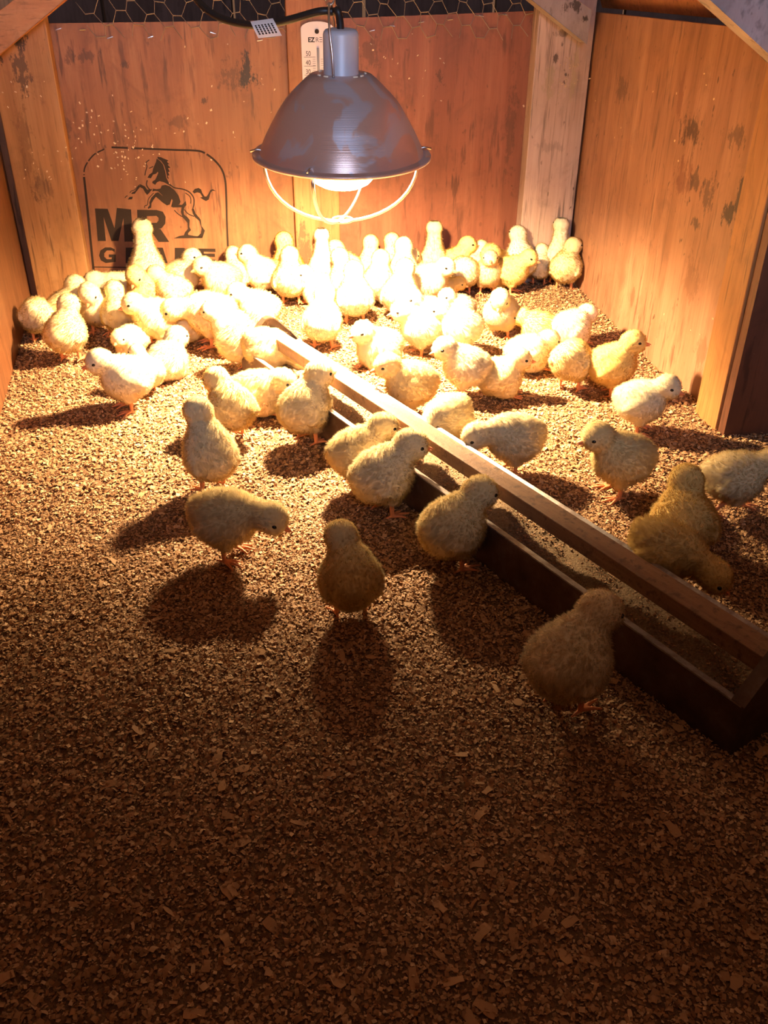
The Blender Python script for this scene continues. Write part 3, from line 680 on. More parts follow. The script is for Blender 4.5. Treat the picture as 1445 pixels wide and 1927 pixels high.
for s_e, sg in ((SF, -1), (SN, 1)):
    ol = [(0.0, -0.004), (TW, -0.004), (TW, TZ), (TW - 0.012, 0.066), (0.066, 0.088), (0.058, 0.095), (0.050, 0.097), (0.042, 0.095), (0.034, 0.088), (0.012, 0.066), (0.0, TZ)]
    MB().prism([wr(s_e, n, z) for n, z in ol], td, 0.002 * sg).obj('end_plate', M_tin, trough)
    # rolled strap round the end plate's rim
    ed = MB(); rim = ol[2:] + []
    for i in range(len(rim) - 1):
        (n0, z0), (n1, z1) = rim[i], rim[i + 1]
        ed.box8([wr(s_e - 0.010 * (1 if sg > 0 else -1), n0, z0), wr(s_e + 0.003 * sg, n0, z0), wr(s_e + 0.003 * sg, n1, z1), wr(s_e - 0.010 * (1 if sg > 0 else -1), n1, z1),
                 wr(s_e - 0.010 * (1 if sg > 0 else -1), n0, z0 + 0.002), wr(s_e + 0.003 * sg, n0, z0 + 0.002), wr(s_e + 0.003 * sg, n1, z1 + 0.002), wr(s_e - 0.010 * (1 if sg > 0 else -1), n1, z1 + 0.002)])
    ed.obj('end_strap', M_tin, trough)
t = NT('bar_wood')
mpv = t.coord((1, 1, 1), rot=(0, 0, math.radians(57.3)))
sc = t.n('ShaderNodeVectorMath', operation='MULTIPLY'); t.l(mpv, sc.inputs[0]); sc.inputs[1].default_value = (4, 60, 60)
g = t.noise(sc.outputs[0], 1.0, 5, 0.6)
cc = t.ramp(g, [(0.3, (0.14, 0.07, 0.038)), (0.55, (0.25, 0.14, 0.075)), (0.8, (0.34, 0.21, 0.12))])
dt = t.noise(t.coord(), 90, 4, 0.7)
cc = t.mix(t.mr(dt, 0.54, 0.66, 0, 0.8), cc, (0.09, 0.05, 0.035)); t.l(cc, t.b.inputs['Base Color']); t.b.inputs['Roughness'].default_value = 0.7; t.bump(dt, 0.6, 0.002); M_bar = t.m
bar = tb('wooden_bar', SF + 0.004, SN - 0.004, 0.037, 0.063, 0.061, 0.079, M_bar, 0.0012)
# feed lying in the trough: heaped ground meal
t = NT('meal'); g = t.noise(t.coord(), 420, 4, 0.75)
t.l(t.ramp(g, [(0.3, (0.14, 0.085, 0.045)), (0.55, (0.34, 0.235, 0.135)), (0.75, (0.50, 0.38, 0.25))]), t.b.inputs['Base Color']); t.b.inputs['Roughness'].default_value = 0.9; t.bump(g, 1.0, 0.003); M_meal = t.m
ss = np.linspace(SF + 0.004, SN - 0.004, 240); nn_ = np.linspace(0.003, TW - 0.003, 26); SS, NN = np.meshgrid(ss, nn_, indexing='ij')
ZZ = 0.030 + 0.0045 * np.sin(SS * 21 + 1.2) + 0.003 * np.sin(SS * 47 + NN * 60) + 0.002 * np.sin(NN * 130 + SS * 90) + R.normal(0, 0.0009, SS.shape)
ZZ += 0.006 * np.exp(-((SS - 0.18) / 0.05) ** 2) - 0.004 * np.exp(-((NN - 0.03) / 0.02) ** 2)
FV = np.stack([T0.x + td.x * SS + tn.x * NN, T0.y + td.y * SS + tn.y * NN, ZZ], -1).reshape(-1, 3)
ii = np.arange(240 * 26).reshape(240, 26); ff = np.stack([ii[:-1, :-1], ii[1:, :-1], ii[1:, 1:], ii[:-1, 1:]], -1).reshape(-1)
fm = fast_mesh('chick_feed', FV, ff, 4, M_meal); feed = link('chick_feed', fm); tag(feed, 'brown ground meal lying in the long feed trough', 'feed', kind='stuff')
k = 9000; s_ = R.uniform(SF + 0.006, SN - 0.006, k); n2 = R.uniform(0.005, TW - 0.005, k)
zi = ZZ[np.clip(((s_ - ss[0]) / (ss[1] - ss[0])).astype(int), 0, 239), np.clip(((n2 - nn_[0]) / (nn_[1] - nn_[0])).astype(int), 0, 25)]
Lg = R.uniform(0.0012, 0.0032, k)
gm = chip_mesh('meal_grains', T0.x + td.x * s_ + tn.x * n2, T0.y + td.y * s_ + tn.y * n2, zi + 0.0006, Lg, Lg * R.uniform(0.4, 0.9, k), np.clip(R.normal(0.36, 0.2, k), 0, 1), R)
go = link('meal_grains', gm, feed); go['kind'] = 'stuff'

# ------------------------------------------------------------------ the chicks
def down_mat(name, hair):
    t = NT(name); t.t.nodes.remove(t.b)
    oi = t.n('ShaderNodeObjectInfo'); pa_ = t.noise(t.coord(), 26, 3, 0.55)
    sx_ = t.n('ShaderNodeSeparateColor'); t.l(oi.outputs['Color'], sx_.inputs[0])
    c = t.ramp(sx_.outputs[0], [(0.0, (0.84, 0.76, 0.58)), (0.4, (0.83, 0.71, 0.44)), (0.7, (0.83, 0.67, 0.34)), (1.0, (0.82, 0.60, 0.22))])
    c = t.mix(t.mr(pa_, 0.45, 0.75, 0, 0.30), c, (0.84, 0.62, 0.24))
    if hair:
        tn_ = t.n('ShaderNodeAttribute'); tn_.attribute_name = 'tone'
        c = t.mix(t.mr(tn_.outputs['Fac'], 0.0, 1.0, 0, 0.55), c, (0.80, 0.60, 0.30)); c = t.mix(t.mr(tn_.outputs['Fac'], 0.0, -1.0, 0, 0.7), c, (0.95, 0.89, 0.70))
    d = t.n('ShaderNodeBsdfDiffuse'); t.l(c, d.inputs[0])
    if hair:
        tr = t.n('ShaderNodeBsdfTranslucent'); t.l(c, tr.inputs[0]); mx = t.n('ShaderNodeMixShader'); mx.inputs[0].default_value = 0.45
        t.l(d.outputs[0], mx.inputs[1]); t.l(tr.outputs[0], mx.inputs[2]); t.l(mx.outputs[0], t.out.inputs[0])
    else: t.l(d.outputs[0], t.out.inputs[0])
    return t.m
M_down = down_mat('down_hair', True); M_body = down_mat('down_base', False)
t = NT('leg_skin'); t.b.inputs['Base Color'].default_value = (0.72, 0.27, 0.11, 1); t.b.inputs['Roughness'].default_value = 0.5; M_leg = t.m
t = NT('beak_horn'); t.b.inputs['Base Color'].default_value = (0.80, 0.30, 0.14, 1); t.b.inputs['Roughness'].default_value = 0.45; M_beak = t.m
M_eye = plain('eye_black', (0.008, 0.006, 0.005), 0.12)

def rotm(yaw, pitch):     # local x forward, pitch lifts the front
    cy, sy, cp, sp = math.cos(yaw), math.sin(yaw), math.cos(pitch), math.sin(pitch)
    return np.array([[cy, -sy, 0], [sy, cy, 0], [0, 0, 1]]) @ np.array([[cp, 0, -sp], [0, 1, 0], [sp, 0, cp]])
def smin(a, b, k):
    h = np.maximum(k - np.abs(a - b), 0) / k; return np.minimum(a, b) - h * h * k * 0.25
def ell(P, c, r, Rm):
    q = (P - np.float32(c)) @ Rm.astype(np.float32); r = np.float32(r)
    k0 = np.sqrt(((q / r) ** 2).sum(-1)) + 1e-9; k1 = np.sqrt(((q / (r * r)) ** 2).sum(-1)) + 1e-9
    return k0 * (k0 - 1) / k1
def cap(P, a, b, ra, rb):
    a = np.float32(a); b = np.float32(b); ab = b - a; h = np.clip(((P - a) @ ab) / (ab @ ab), 0, 1)
    return np.sqrt(((P - a - h[..., None] * ab) ** 2).sum(-1)) - (ra + (rb - ra) * h).astype(np.float32)

POSES = dict(   # hip height, body pitch, neck elevation, neck length, head pitch, legs
    stand=(0.0505, 14, 58, 0.027, 0, 1), low=(0.0505, 8, 38, 0.027, -12, 1), alert=(0.0530, 28, 74, 0.035, 6, 1), tall=(0.0560, 46, 82, 0.054, 12, 1),
    reach=(0.0510, 2, -6, 0.040, -26, 1), peck=(0.0520, -14, -32, 0.042, -38, 1), sit=(0.0310, 6, 50, 0.024, -4, 0), flop=(0.0290, 0, 16, 0.025, -14, 0),
    droop=(0.0490, 22, 44, 0.024, -48, 1), stride=(0.0500, 6, 22, 0.031, -16, 2), lean=(0.0530, 30, 66, 0.036, 0, 1))

def pose_parts(pose, yaw):
    hz, bp_, ne_, nl, hp, legs = POSES[pose]; y = math.radians(yaw); Rb = rotm(0, math.radians(bp_))
    B = np.array([0.0, 0, hz]); off = lambda x, yy, z: B + Rb @ np.array([x, yy, z])
    e = math.radians(ne_); N0 = off(0.013, 0, 0.011)
    Hd = N0 + nl * np.array([math.cos(e) * math.cos(y * 0.55), math.cos(e) * math.sin(y * 0.55), math.sin(e)])
    Rh = rotm(y, math.radians(hp))
    return hz, Rb, off, N0, Hd, Rh, legs, math.radians(bp_)
def make_sdf(pose, yaw):
    hz, Rb, off, N0, Hd, Rh, legs, bp_ = pose_parts(pose, yaw)
    def body(P):
        d = ell(P, off(-0.002, 0, 0), (0.0300, 0.0280, 0.0288), Rb)
        d = smin(d, ell(P, off(0.009, 0, -0.003), (0.0225, 0.0240, 0.0245), Rb), 0.012)
        d = smin(d, ell(P, off(-0.013, 0, -0.001), (0.0225, 0.0250, 0.0245), Rb), 0.012)
        d = smin(d, ell(P, off(-0.0310, 0, 0.009), (0.0080, 0.0095, 0.0075), Rb), 0.014)
        up_ = pose in ('tall', 'alert', 'lean'); d = smin(d, cap(P, N0, N0 * 0.35 + Hd * 0.65, 0.0215 if up_ else 0.0178, 0.0150 if up_ else 0.0142), 0.014 if up_ else 0.010)
        d = smin(d, ell(P, Hd, (0.0182, 0.0172, 0.0168), Rh), 0.006)
        d = smin(d, ell(P, Hd + Rh @ np.array([0.0075, 0, -0.0040]), (0.0098, 0.0120, 0.0090), Rh), 0.007)
        for s in (-1, 1):
            Rw = Rb @ rotm(s * -0.16, 0.22)
            d = smin(d, ell(P, off(-0.003, s * 0.0262, -0.001), (0.0165, 0.0055, 0.0115), Rw), 0.006)
            d = smin(d, ell(P, off(-0.017, s * 0.0262, -0.004), (0.0080, 0.0042, 0.0055), Rw), 0.004)
            if legs: d = smin(d, cap(P, off(-0.001, s * 0.0125, -0.014), (0.003, s * 0.0140, 0.0235), 0.0150, 0.0070), 0.010)
            else: d = smin(d, ell(P, (0.008, s * 0.014, 0.012), (0.017, 0.011, 0.0115), np.eye(3)), 0.008)
        x, y, z = P[..., 0], P[..., 1], P[..., 2]
        d = d + 0.0003 * np.sin(210 * x + 2 * np.sin(160 * z)) * np.sin(190 * y + 1.1) * np.sin(200 * z + 0.4) + 0.0002 * np.sin(330 * x + 0.7) * np.sin(310 * z + 250 * y)
        return d
    LEG = []
    for s in (-1, 1):
        fx = 0.002
        if legs == 2: fx = 0.020 if s > 0 else -0.024
        if legs:
            K = (0.0035 + fx * 0.3 - 0.004, s * 0.0145, 0.0225); Fp = (fx - 0.001, s * 0.0152, 0.0032)
            LEG.append((((0.003, s * 0.0140, 0.0270)), K, 0.0040, 0.0029)); LEG.append((K, Fp, 0.0029, 0.0024))
            for a, l in ((-30, 0.0185), (0, 0.0225), (30, 0.0185)):
                a = math.radians(a + s * 7); mid = (Fp[0] + l * 0.5 * math.cos(a), Fp[1] + l * 0.5 * math.sin(a), 0.0034); tip = (Fp[0] + l * math.cos(a), Fp[1] + l * math.sin(a), 0.0012)
                LEG.append((Fp, mid, 0.0020, 0.0017)); LEG.append((mid, tip, 0.0017, 0.0009))
            LEG.append((Fp, (Fp[0] - 0.010, Fp[1] - s * 0.002, 0.0013), 0.0017, 0.0009))
        else:
            Fp = (0.020, s * 0.013, 0.0028); LEG.append(((0.010, s * 0.014, 0.006), Fp, 0.003, 0.0022))
            for a in (-26, 0, 26):
                a = math.radians(a); LEG.append((Fp, (Fp[0] + 0.016 * math.cos(a), Fp[1] + 0.016 * math.sin(a), 0.0016), 0.0018, 0.0010))
    def leg(P):
        d = None
        for q in LEG:
            x = cap(P, *q); d = x if d is None else np.minimum(d, x)
        return d
    return body, leg

def surface_nets(f, org, h):
    s = f < 0; nx, ny, nz = f.shape
    c = [(i, j, k) for i in (0, 1) for j in (0, 1) for k in (0, 1)]
    sl = lambda a, i, j, k: a[i:nx - 1 + i, j:ny - 1 + j, k:nz - 1 + k]
    cnt = sum(sl(s, *q).astype(np.int8) for q in c); act = (cnt > 0) & (cnt < 8)
    I = np.argwhere(act); vid = np.full(act.shape, -1, np.int64); vid[act] = np.arange(len(I))
    acc = np.zeros((len(I), 3)); n = np.zeros(len(I))
    for a in c:
        for ax in range(3):
            if a[ax]: continue
            b = list(a); b[ax] = 1
            fa = f[I[:, 0] + a[0], I[:, 1] + a[1], I[:, 2] + a[2]]; fb = f[I[:, 0] + b[0], I[:, 1] + b[1], I[:, 2] + b[2]]
            x = (fa < 0) != (fb < 0); tt = np.where(x, fa / np.where(x, fa - fb, 1), 0)
            p = np.tile(np.array(a, float), (len(I), 1)); p[:, ax] += tt; acc[x] += p[x]; n += x
    V = (I + acc / n[:, None]) * h + org; Q = []
    for ax in range(3):
        sa = [slice(None)] * 3; sb = [slice(None)] * 3; sa[ax] = slice(0, -1); sb[ax] = slice(1, None)
        E = np.argwhere(s[tuple(sa)] != s[tuple(sb)]); u, v = (ax + 1) % 3, (ax + 2) % 3
        E = E[(E[:, u] > 0) & (E[:, v] > 0) & (E[:, u] < f.shape[u] - 1) & (E[:, v] < f.shape[v] - 1)]
        def at_(du, dv):
            q = E.copy(); q[:, u] -= du; q[:, v] -= dv; return vid[q[:, 0], q[:, 1], q[:, 2]]
        q = np.stack([at_(1, 1), at_(0, 1), at_(0, 0), at_(1, 0)], 1); fl = ~s[E[:, 0], E[:, 1], E[:, 2]]
        q[fl] = q[fl][:, ::-1]; Q.append(q)
    return V, np.concatenate(Q)
def grad(fn, P, e=0.0004):
    g = np.stack([fn(P + np.float32([e, 0, 0])) - fn(P - np.float32([e, 0, 0])), fn(P + np.float32([0, e, 0])) - fn(P - np.float32([0, e, 0])), fn(P + np.float32([0, 0, e])) - fn(P - np.float32([0, 0, e]))], -1)
    return g / (np.linalg.norm(g, axis=-1, keepdims=True) + 1e-12)

POSE_CACHE = {}
def pose_meshes(pose, yaw, close):
    key = (pose, yaw, close)
    if key in POSE_CACHE: return POSE_CACHE[key]
    body, leg = make_sdf(pose, yaw); both = lambda P: smin(body(P), leg(P), 0.0015)
    h = 0.0012 if close else 0.0016
    lo = np.array([-0.062, -0.046, -0.004]); hi = np.array([0.084, 0.046, 0.142])
    ax = [np.arange(lo[i], hi[i], h, dtype=np.float32) for i in range(3)]
    P = np.stack(np.meshgrid(*ax, indexing='ij'), -1).astype(np.float32)
    st = 4; shp = P.shape[:3]
    ic = [np.minimum((np.arange(n_) // st) * st + st // 2, n_ - 1) for n_ in shp]; uq = [np.unique(q) for q in ic]
    fc = both(P[np.ix_(*uq)].reshape(-1, 3)).reshape([len(q) for q in uq])
    f = fc[np.ix_(*[np.searchsorted(u_, q) for u_, q in zip(uq, ic)])].astype(np.float64)
    mk = np.abs(f) < 0.010; f[mk] = both(P[mk])
    V, Q = surface_nets(f, lo, h); Vf = V.astype(np.float32)
    g = grad(both, Vf); Vf = Vf - g * both(Vf)[:, None] * 0.8
    me = fast_mesh('chick', Vf, Q.ravel(), 4, M_body); me.materials.append(M_leg); me.shade_smooth()
    cen = Vf[Q].mean(1); isleg = leg(cen) < body(cen) - 0.0002
    me.polygons.foreach_set('material_index', isleg.astype(np.int32)); me.update()
    # down: short fibres lying back along the body
    hz, Rb, off, N0, Hd, Rh, legs, bp_ = pose_parts(pose, yaw)
    RR = np.random.default_rng(abs(hash(pose)) % 999 + 7 if False else len(POSE_CACHE) + 3)
    fi = np.where(~isleg)[0]; tri = Vf[Q[fi]]; ar = np.linalg.norm(np.cross(tri[:, 2] - tri[:, 0], tri[:, 3] - tri[:, 1]), axis=1)
    n = 26000 if close else 9000
    pk = RR.choice(len(fi), n, p=ar / ar.sum()); uv = RR.random((n, 2, 1)); T = tri[pk]
    Pn = ((T[:, 0] * (1 - uv[:, 0]) + T[:, 1] * uv[:, 0]) * (1 - uv[:, 1]) + (T[:, 3] * (1 - uv[:, 0]) + T[:, 2] * uv[:, 0]) * uv[:, 1]).astype(np.float32)
    eyes = [Hd + Rh @ np.array([0.0088, s * 0.0142, 0.0024]) for s in (-1, 1)]; bk = Hd + Rh @ np.array([0.0172, 0, -0.0025])
    ok = np.ones(n, bool)
    for e in eyes: ok &= np.linalg.norm(Pn - np.float32(e), axis=1) > 0.0036
    ok &= np.linalg.norm(Pn - np.float32(bk), axis=1) > 0.0058; ok &= Pn[:, 2] > 0.004
    Pn = Pn[ok]; n = len(Pn); N = grad(body, Pn)
    hd = np.linalg.norm(Pn - np.float32(Hd), axis=1); nearh = np.clip((0.026 - hd) / 0.010, 0, 1)[:, None]
    flow = np.float32([-1, 0, -0.35]) * (1 - nearh) + np.float32(-(Rh @ np.array([1, 0, 0.2]))) * nearh
    tg_ = flow - (flow * N).sum(1, keepdims=True) * N; tg_ /= np.linalg.norm(tg_, axis=1, keepdims=True) + 1e-6
    K = 1500 if close else 700
    ck = RR.choice(n, K, replace=False); near = np.empty(n, np.int64)
    for c0 in range(0, n, 4000):
        dd = (Pn[c0:c0 + 4000, None, :] - Pn[None, ck, :]); near[c0:c0 + 4000] = (dd * dd).sum(-1).argmin(1)
    cj = RR.normal(0, 0.22, (K, 3)); D = N * 0.66 + tg_ * 0.55 + cj[near] + RR.normal(0, 0.16, (n, 3)); D /= np.linalg.norm(D, axis=1, keepdims=True)
    D += N * np.maximum(0, 0.22 - (D * N).sum(1, keepdims=True))
    cl_ = RR.uniform(0.80, 1.25, K)[near]
    Ln = (RR.uniform(0.0030, 0.0060, n) * cl_ * (1 - 0.42 * nearh[:, 0]))[:, None]
    tip = Pn + D * Ln; ctip = np.zeros((K, 3)); cn = np.zeros(K); np.add.at(ctip, near, tip); np.add.at(cn, near, 1); ctip /= np.maximum(cn, 1)[:, None]
    tip = tip * 0.74 + ctip[near] * 0.26
    tip += N * np.maximum(0, 0.0012 - ((tip - Pn) * N).sum(1, keepdims=True))
    D = tip - Pn; Wv = np.cross(N, D); Wv /= np.linalg.norm(Wv, axis=1, keepdims=True) + 1e-9
    wd = RR.uniform(0.00016, 0.00030, n)[:, None] * (1.0 if close else 1.7)
    base = Pn - N * 0.0006; O = np.empty((n, 3, 3), np.float32); O[:, 0] = base - Wv * wd; O[:, 1] = base + Wv * wd; O[:, 2] = tip
    gN = np.cross(O[:, 1] - O[:, 0], O[:, 2] - O[:, 0]); fl = (gN * N).sum(1) < 0; O[fl] = O[fl][:, [1, 0, 2]]
    hm = fast_mesh('down', O.reshape(-1, 3), np.arange(n * 3), 3, M_down); hm.shade_smooth()
    a2 = hm.attributes.new('tone', 'FLOAT', 'FACE'); a2.data.foreach_set('value', np.clip(RR.normal(0, 0.12, n) + RR.normal(0, 0.13, K)[near], -1, 1).astype(np.float32))
    Du = D / np.linalg.norm(D, axis=1, keepdims=True); Nv = np.repeat(N * 1.0 + Du * 0.15 + cj[near] * 0.12, 3, axis=0); Nv /= np.linalg.norm(Nv, axis=1, keepdims=True)
    hm.normals_split_custom_set_from_vertices(Nv.tolist())
    # beak: upper and lower half
    mb = MB(); 
    def q3(x, y, z): return tuple(Hd + Rh @ np.array([x, y, z]))
    for zc_, zs, ln in ((-0.0020, 1, 0.0122), (-0.0033, -1, 0.0106)):
        secs = [(0.0146, 0.0048, 0.0042), (0.0146 + ln * 0.45, 0.0034, 0.0031), (0.0146 + ln * 0.8, 0.0019, 0.0017), (0.0146 + ln, 0.0005, 0.0005)]; vs = []
        for i, (x, w, hh) in enumerate(secs):
            dr = -0.0010 * (i / 3) ** 2
            for k in range(7):
                a = math.pi * k / 6; vs.append(q3(x, w * math.cos(a), zc_ + dr + zs * hh * 0.8 * math.sin(a)))
        fs = [(i * 7 + k, i * 7 + k + 1, i * 7 + 8 + k, i * 7 + 7 + k) for i in range(3) for k in range(6)] + [(i * 7 + 6, i * 7, i * 7 + 7, i * 7 + 13) for i in range(3)] + [tuple(range(21, 28))]
        mb.add(vs, fs)
    bm_ = mb.mesh('beak', M_beak, True)
    em_ = []
    for s in (-1, 1):
        mb = MB(); c0 = np.array([0.0088, s * 0.0142, 0.0024])
        pr = [(0.0025 * math.sin(a), 0.0025 * math.cos(a)) for a in np.linspace(0.001, math.pi - 0.001, 7)]
        mb.lathe(pr, 10); mb.v = [tuple(Hd + Rh @ (c0 + np.array(v) * np.array([1.20, 0.85, 0.85]))) for v in mb.v]; em_.append(mb.mesh('eye', M_eye, True))
    POSE_CACHE[key] = (me, hm, bm_, em_); return POSE_CACHE[key]

GROUP = 'yellow chicks under the heat lamp'
def chick(p, head, pose, yaw, scale, label, close=False, z=0.0):
    me, hm, bm_, em_ = pose_meshes(pose, yaw, close)
    o = link('chick', me); o.location = (p.x, p.y, z - 0.0005); o.rotation_euler = (0, 0, math.radians(head)); o.scale = (scale,) * 3
    tag(o, label, 'chick', GROUP)
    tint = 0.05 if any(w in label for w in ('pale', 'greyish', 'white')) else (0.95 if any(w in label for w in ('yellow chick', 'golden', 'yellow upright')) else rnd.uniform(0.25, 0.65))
    dn = link('down', hm, o); dn['kind'] = 'stuff'; o.color = dn.color = (tint, tint, tint, 1)
    link('beak', bm_, o)
    for e in em_: link('eye', e, o)
    return o
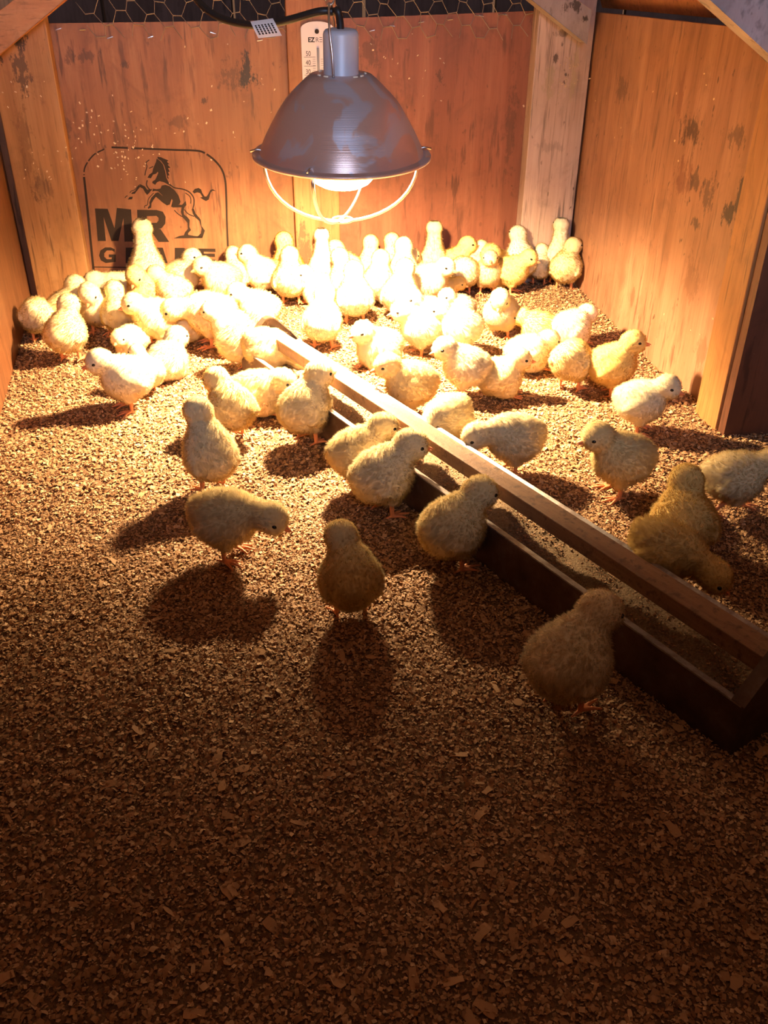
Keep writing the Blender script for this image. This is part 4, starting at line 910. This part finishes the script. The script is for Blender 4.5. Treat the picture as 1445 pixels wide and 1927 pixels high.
# pixel of the ground under the body, heading (0 right, 90 away), pose, head turn, size, label
CH = [
 (432, 1046, 345, 'reach', 0, 1.04, 'chick leaning right with its beak lowered, in front of the slim upright chick', 1),
 (660, 1156, 98, 'low', 28, 0.97, 'chick seen from behind, alone on the shavings in front of the trough, head turned left', 1),
 (850, 1064, 38, 'low', -8, 1.06, 'chick stretching its head over the trough lip, midway along the trough', 1),
 (722, 965, 35, 'low', -25, 1.10, 'chick at the trough with a pink beak in profile, overlapping the chick behind it', 1),
 (676, 915, 22, 'low', 0, 1.02, 'chick at the trough half hidden behind a plump chick with a pink beak', 1),
 (578, 830, 52, 'stand', -20, 1.10, 'bright chick with its head raised at the trough where the metal lip first shows', 1),
 (486, 775, 4, 'flop', -10, 1.10, 'chick lying flat with closed eyes facing right, left of the bright chick at the trough', 1),
 (440, 825, 128, 'low', 10, 1.02, 'chick turned away with its head low at left, directly behind the slim upright chick', 1),
 (402, 920, 128, 'lean', 0, 1.02, 'slim upright chick leaning left, seen from behind above the leaning pecking chick', 1),
 (1060, 1325, 48, 'low', -15, 1.10, 'lowest chick in the photo, pale, reaching its head onto the trough lip', 1),
 (1158, 930, 186, 'low', 0, 1.06, 'chick in profile facing left with a pink beak, between the trough and the right wall', 1),
 (1198, 812, 340, 'low', -12, 0.98, 'greyish chick looking right, standing in front of the near right post', 1),
 (1145, 742, 352, 'stand', -5, 1.04, 'yellow chick in profile facing right by the lower edge of the right wall', 1),
 (1070, 733, 66, 'peck', 0, 1.00, 'round chick seen from behind with a faint green patch on its back', 1),
 (1368, 962, 352, 'stride', 0, 1.00, 'striding chick at the right edge of the photo with one leg stretched behind', 1),
 (1277, 1024, 84, 'sit', -12, 1.12, 'chick seen from behind with its head up, just behind the yellow chick at the bar', 1),
 (1238, 1110, 330, 'peck', 0, 1.02, 'yellow chick bending down right on the far side of the wooden bar', 1),
 (962, 888, 192, 'reach', 0, 1.02, 'chick leaning left toward the wooden bar, its face lowered over the shavings', 1),
 (838, 848, 222, 'peck', 0, 0.98, 'round chick dipping its head behind the wooden bar, midway along it', 1),
 (770, 782, 192, 'low', 0, 1.06, 'pink-beaked chick in profile facing left behind the far half of the wooden bar', 1),
 (872, 745, 172, 'low', 25, 1.02, 'bright chick standing with bent legs beside the chick lying by a pale shaving', 1),
 (940, 742, 356, 'sit', 0, 1.00, 'chick lying with its eye open facing right, on the shavings before the round green-tinted chick', 1),
 (990, 695, 20, 'flop', 0, 1.04, 'fluffy chick lying down facing away right, in front of two resting chicks', 0),
 (1012, 642, 165, 'flop', 0, 0.95, 'yellow chick lying left in a resting pair near the right wall', 0),
 (1072, 646, 30, 'flop', 20, 1.06, 'plump paler chick on the right of a resting pair near the right wall', 0),
 (940, 634, 252, 'droop', 0, 1.00, 'chick facing the camera with its head sunk asleep, standing apart in mid floor', 1),
 (860, 608, 205, 'sit', 0, 0.92, 'small round white chick resting behind the sleepy chick in mid floor', 0),
 (830, 566, 350, 'flop', 0, 0.80, 'small yellow chick lying flat under the bright huddle below the lamp', 0),
 (860, 668, 178, 'low', 0, 1.05, 'very bright chick facing left with a dark eye, below the small round white chick', 0),
 (872, 552, 110, 'peck', -10, 0.98, 'round chick with its back turned and head hidden, in the right back huddle', 0),
 (914, 552, 268, 'stand', 0, 0.95, 'chick facing the camera with both eyes showing, in the right back huddle', 0),
 (956, 552, 345, 'low', -10, 1.00, 'golden chick facing right at the front of the right back huddle', 0),
 (940, 530, 238, 'sit', 0, 1.25, 'sleepy chick with a closed eye above the golden chick in the right back huddle', 0),
 (966, 516, 122, 'alert', 0, 1.05, 'tall chick turned to the back wall beside the pale corner post', 0),
 (858, 522, 12, 'stand', -10, 1.06, 'yellow chick looking right with an open eye, at the back wall', 0),
 (892, 540, 60, 'stand', 0, 0.95, 'chick mostly hidden between two chicks in the right back huddle, its narrow head raised', 0),
 (822, 532, 95, 'tall', 0, 1.00, 'tall stretched chick facing the reddish plywood, right of the lamp', 0),
 (788, 522, 262, 'stand', 0, 0.90, 'small-faced chick peeking out left of the tall stretched chick', 0),
 (1006, 522, 80, 'stand', 0, 0.82, 'small chick seen from behind against the foot of the pale corner post', 0),
 (1036, 524, 100, 'tall', 0, 0.98, 'tall pale chick with its neck stretched in the right back corner', 0),
 (1060, 540, 66, 'stand', -35, 1.04, 'chick with its head turned right, nearest to the right wall in the back corner', 0),
 (532, 545, 118, 'alert', 0, 1.08, 'yellow upright chick facing the back wall, left of the middle post', 0),
 (562, 572, 92, 'stand', 0, 1.08, 'bright chick seen from behind with both legs showing, before the middle post', 0),
 (500, 558, 178, 'stand', 0, 1.05, 'chick in profile facing left with an open eye, under the left rim of the lamp', 0),
 (430, 568, 208, 'low', 10, 1.08, 'sleepy bright chick with closed eyes facing left, below the printed box line', 0),
 (440, 535, 100, 'stand', 0, 0.98, 'chick with only an orange-yellow head showing behind the sleepy bright chick', 0),
 (598, 572, 196, 'sit', 0, 1.05, 'glaring white chick resting right of the one with both legs showing', 0),
 (618, 548, 88, 'tall', 0, 0.95, 'glaring white chick with a raised neck before the middle post', 0),
 (662, 548, 150, 'stand', 20, 1.05, 'chick with its head turned left, right of the middle post in the glare', 0),
 (706, 538, 88, 'alert', 0, 0.98, 'left one of two chicks with heads side by side against the reddish plywood', 0),
 (738, 532, 100, 'alert', 0, 1.00, 'right one of two chicks with heads side by side against the reddish plywood', 0),
 (765, 568, 92, 'alert', 0, 1.08, 'glaring white chick with a tall head, left of the small-faced chick', 0),
 (806, 572, 328, 'low', 0, 1.08, 'glaring chick with a lowered yellow beak beside the small yellow lying chick', 0),
 (712, 576, 80, 'stand', 0, 1.05, 'glaring white chick with one leg dark against the shavings under the lamp', 0),
 (752, 602, 70, 'stand', 0, 1.10, 'glaring white chick in the middle of the huddle right of the lamp guard', 0),
 (668, 608, 95, 'stand', 0, 1.10, 'glaring white chick straight under the lamp guard', 0),
 (608, 656, 80, 'stand', 0, 1.08, 'glaring white chick standing just past the far end of the trough', 0),
 (800, 624, 205, 'sit', 0, 1.10, 'glaring white chick resting at the centre of the bright patch', 0),
 (712, 690, 210, 'sit', 0, 1.10, 'glaring white chick resting behind the bar, its yellow underside showing', 0),
 (790, 668, 190, 'low', 0, 1.05, 'glaring white chick behind the pink-beaked chick at the far half of the bar', 0),
 (640, 572, 120, 'stand', 0, 1.05, 'glaring white chick between the raised neck and the turned head', 0),
 (284, 560, 96, 'tall', 0, 1.16, 'tallest chick stretching its neck up over the printed letters', 0),
 (345, 540, 356, 'stand', 0, 1.04, 'chick in clear profile facing right in front of the printed horse box', 0),
 (280, 590, 250, 'droop', 0, 1.05, 'golden chick facing the camera with a lowered beak, in front of the tallest chick', 0),
 (226, 575, 196, 'flop', 0, 1.16, 'chick asleep with its head sunk to the left, beneath the tallest chick', 0),
 (330, 592, 165, 'low', 0, 1.00, 'chick looking back left, behind the big bright chick in the left group', 0),
 (392, 648, 190, 'reach', 0, 1.20, 'big bright chick with its head lowered to the left, standing over a resting chick', 0),
 (358, 642, 165, 'flop', 0, 0.95, 'chick resting in the shade under the big bright chick', 0),
 (184, 628, 264, 'droop', 0, 1.06, 'chick facing the camera with its beak tucked down, second row of the left corner', 0),
 (228, 636, 112, 'stand', 0, 0.98, 'slim chick with its back turned beside the chick that faces the camera with both eyes', 0),
 (290, 652, 230, 'low', -25, 1.08, 'chick looking at the camera with both eyes and an orange beak, in the left group', 0),
 (256, 662, 255, 'flop', 0, 0.86, 'small chick squeezed flat beneath the chick showing both eyes', 0),
 (318, 712, 62, 'sit', -10, 1.04, 'pale round chick sitting with its back turned, right of the striding pale chick', 0),
 (246, 770, 206, 'low', 0, 1.06, 'pale chick striding left with a long shadow, in front of the left group', 1),
 (284, 738, 150, 'stand', 0, 0.74, 'small chick mostly hidden behind the striding pale chick', 0),
 (134, 678, 84, 'stand', -8, 1.06, 'chick seen from behind with spread orange feet near the left wall', 0),
 (76, 640, 104, 'peck', 0, 0.98, 'chick tight against the left wall with its tail to the camera', 0),
 (120, 634, 46, 'stand', 0, 1.04, 'chick with its head turned right between the wall and the chick that tucks its beak', 0),
 (462, 700, 24, 'low', 0, 1.10, 'bright chick with a yellow belly and orange legs at the far end of the trough', 0),
 (488, 632, 188, 'low', 0, 1.06, 'glaring round chick with its head down left, above the trough end', 0),
 (508, 716, 352, 'peck', 0, 1.06, 'glaring chick dipping into the far end of the trough', 1),
 (438, 664, 178, 'low', 0, 0.98, 'glaring chick between the big bright one and the trough end', 0),
]
# keep everyone clear of walls and apart from the next chick
PT = [at(c[0], c[1]) for c in CH]; BIG = [(1.0 if c[7] else 0.45) for c in CH]
for it in range(30):
    for i in range(len(PT)):
        for j in range(i):
            dv = PT[i] - PT[j]; dv.z = 0; L_ = dv.length; want = 0.054 * 0.5 * (CH[i][5] + CH[j][5])
            if L_ < want:
                k = (want - L_) * 0.30 * dv / max(L_, 1e-5); wi, wj = 1 / BIG[i], 1 / BIG[j]
                PT[i] += k * wi / (wi + wj); PT[j] -= k * wj / (wi + wj)
        for (o_, n_, off_) in ((L0, bn, 0.064), (L0, ln_, 0.040), (R0, rn, 0.036)):
            if o_ is R0 and PT[i].y < 1.2: continue
            d_ = (PT[i] - o_).dot(n_)
            if d_ < off_:
                if n_ is bn:
                    g_ = Vector((-PT[i].x, -PT[i].y, 0)).normalized(); PT[i] += g_ * (off_ - d_) / g_.dot(n_)
                else: PT[i] += n_ * (off_ - d_)
for c, p in zip(CH, PT): chick(p, c[2], c[3], c[4], c[5], c[6], bool(c[7]))
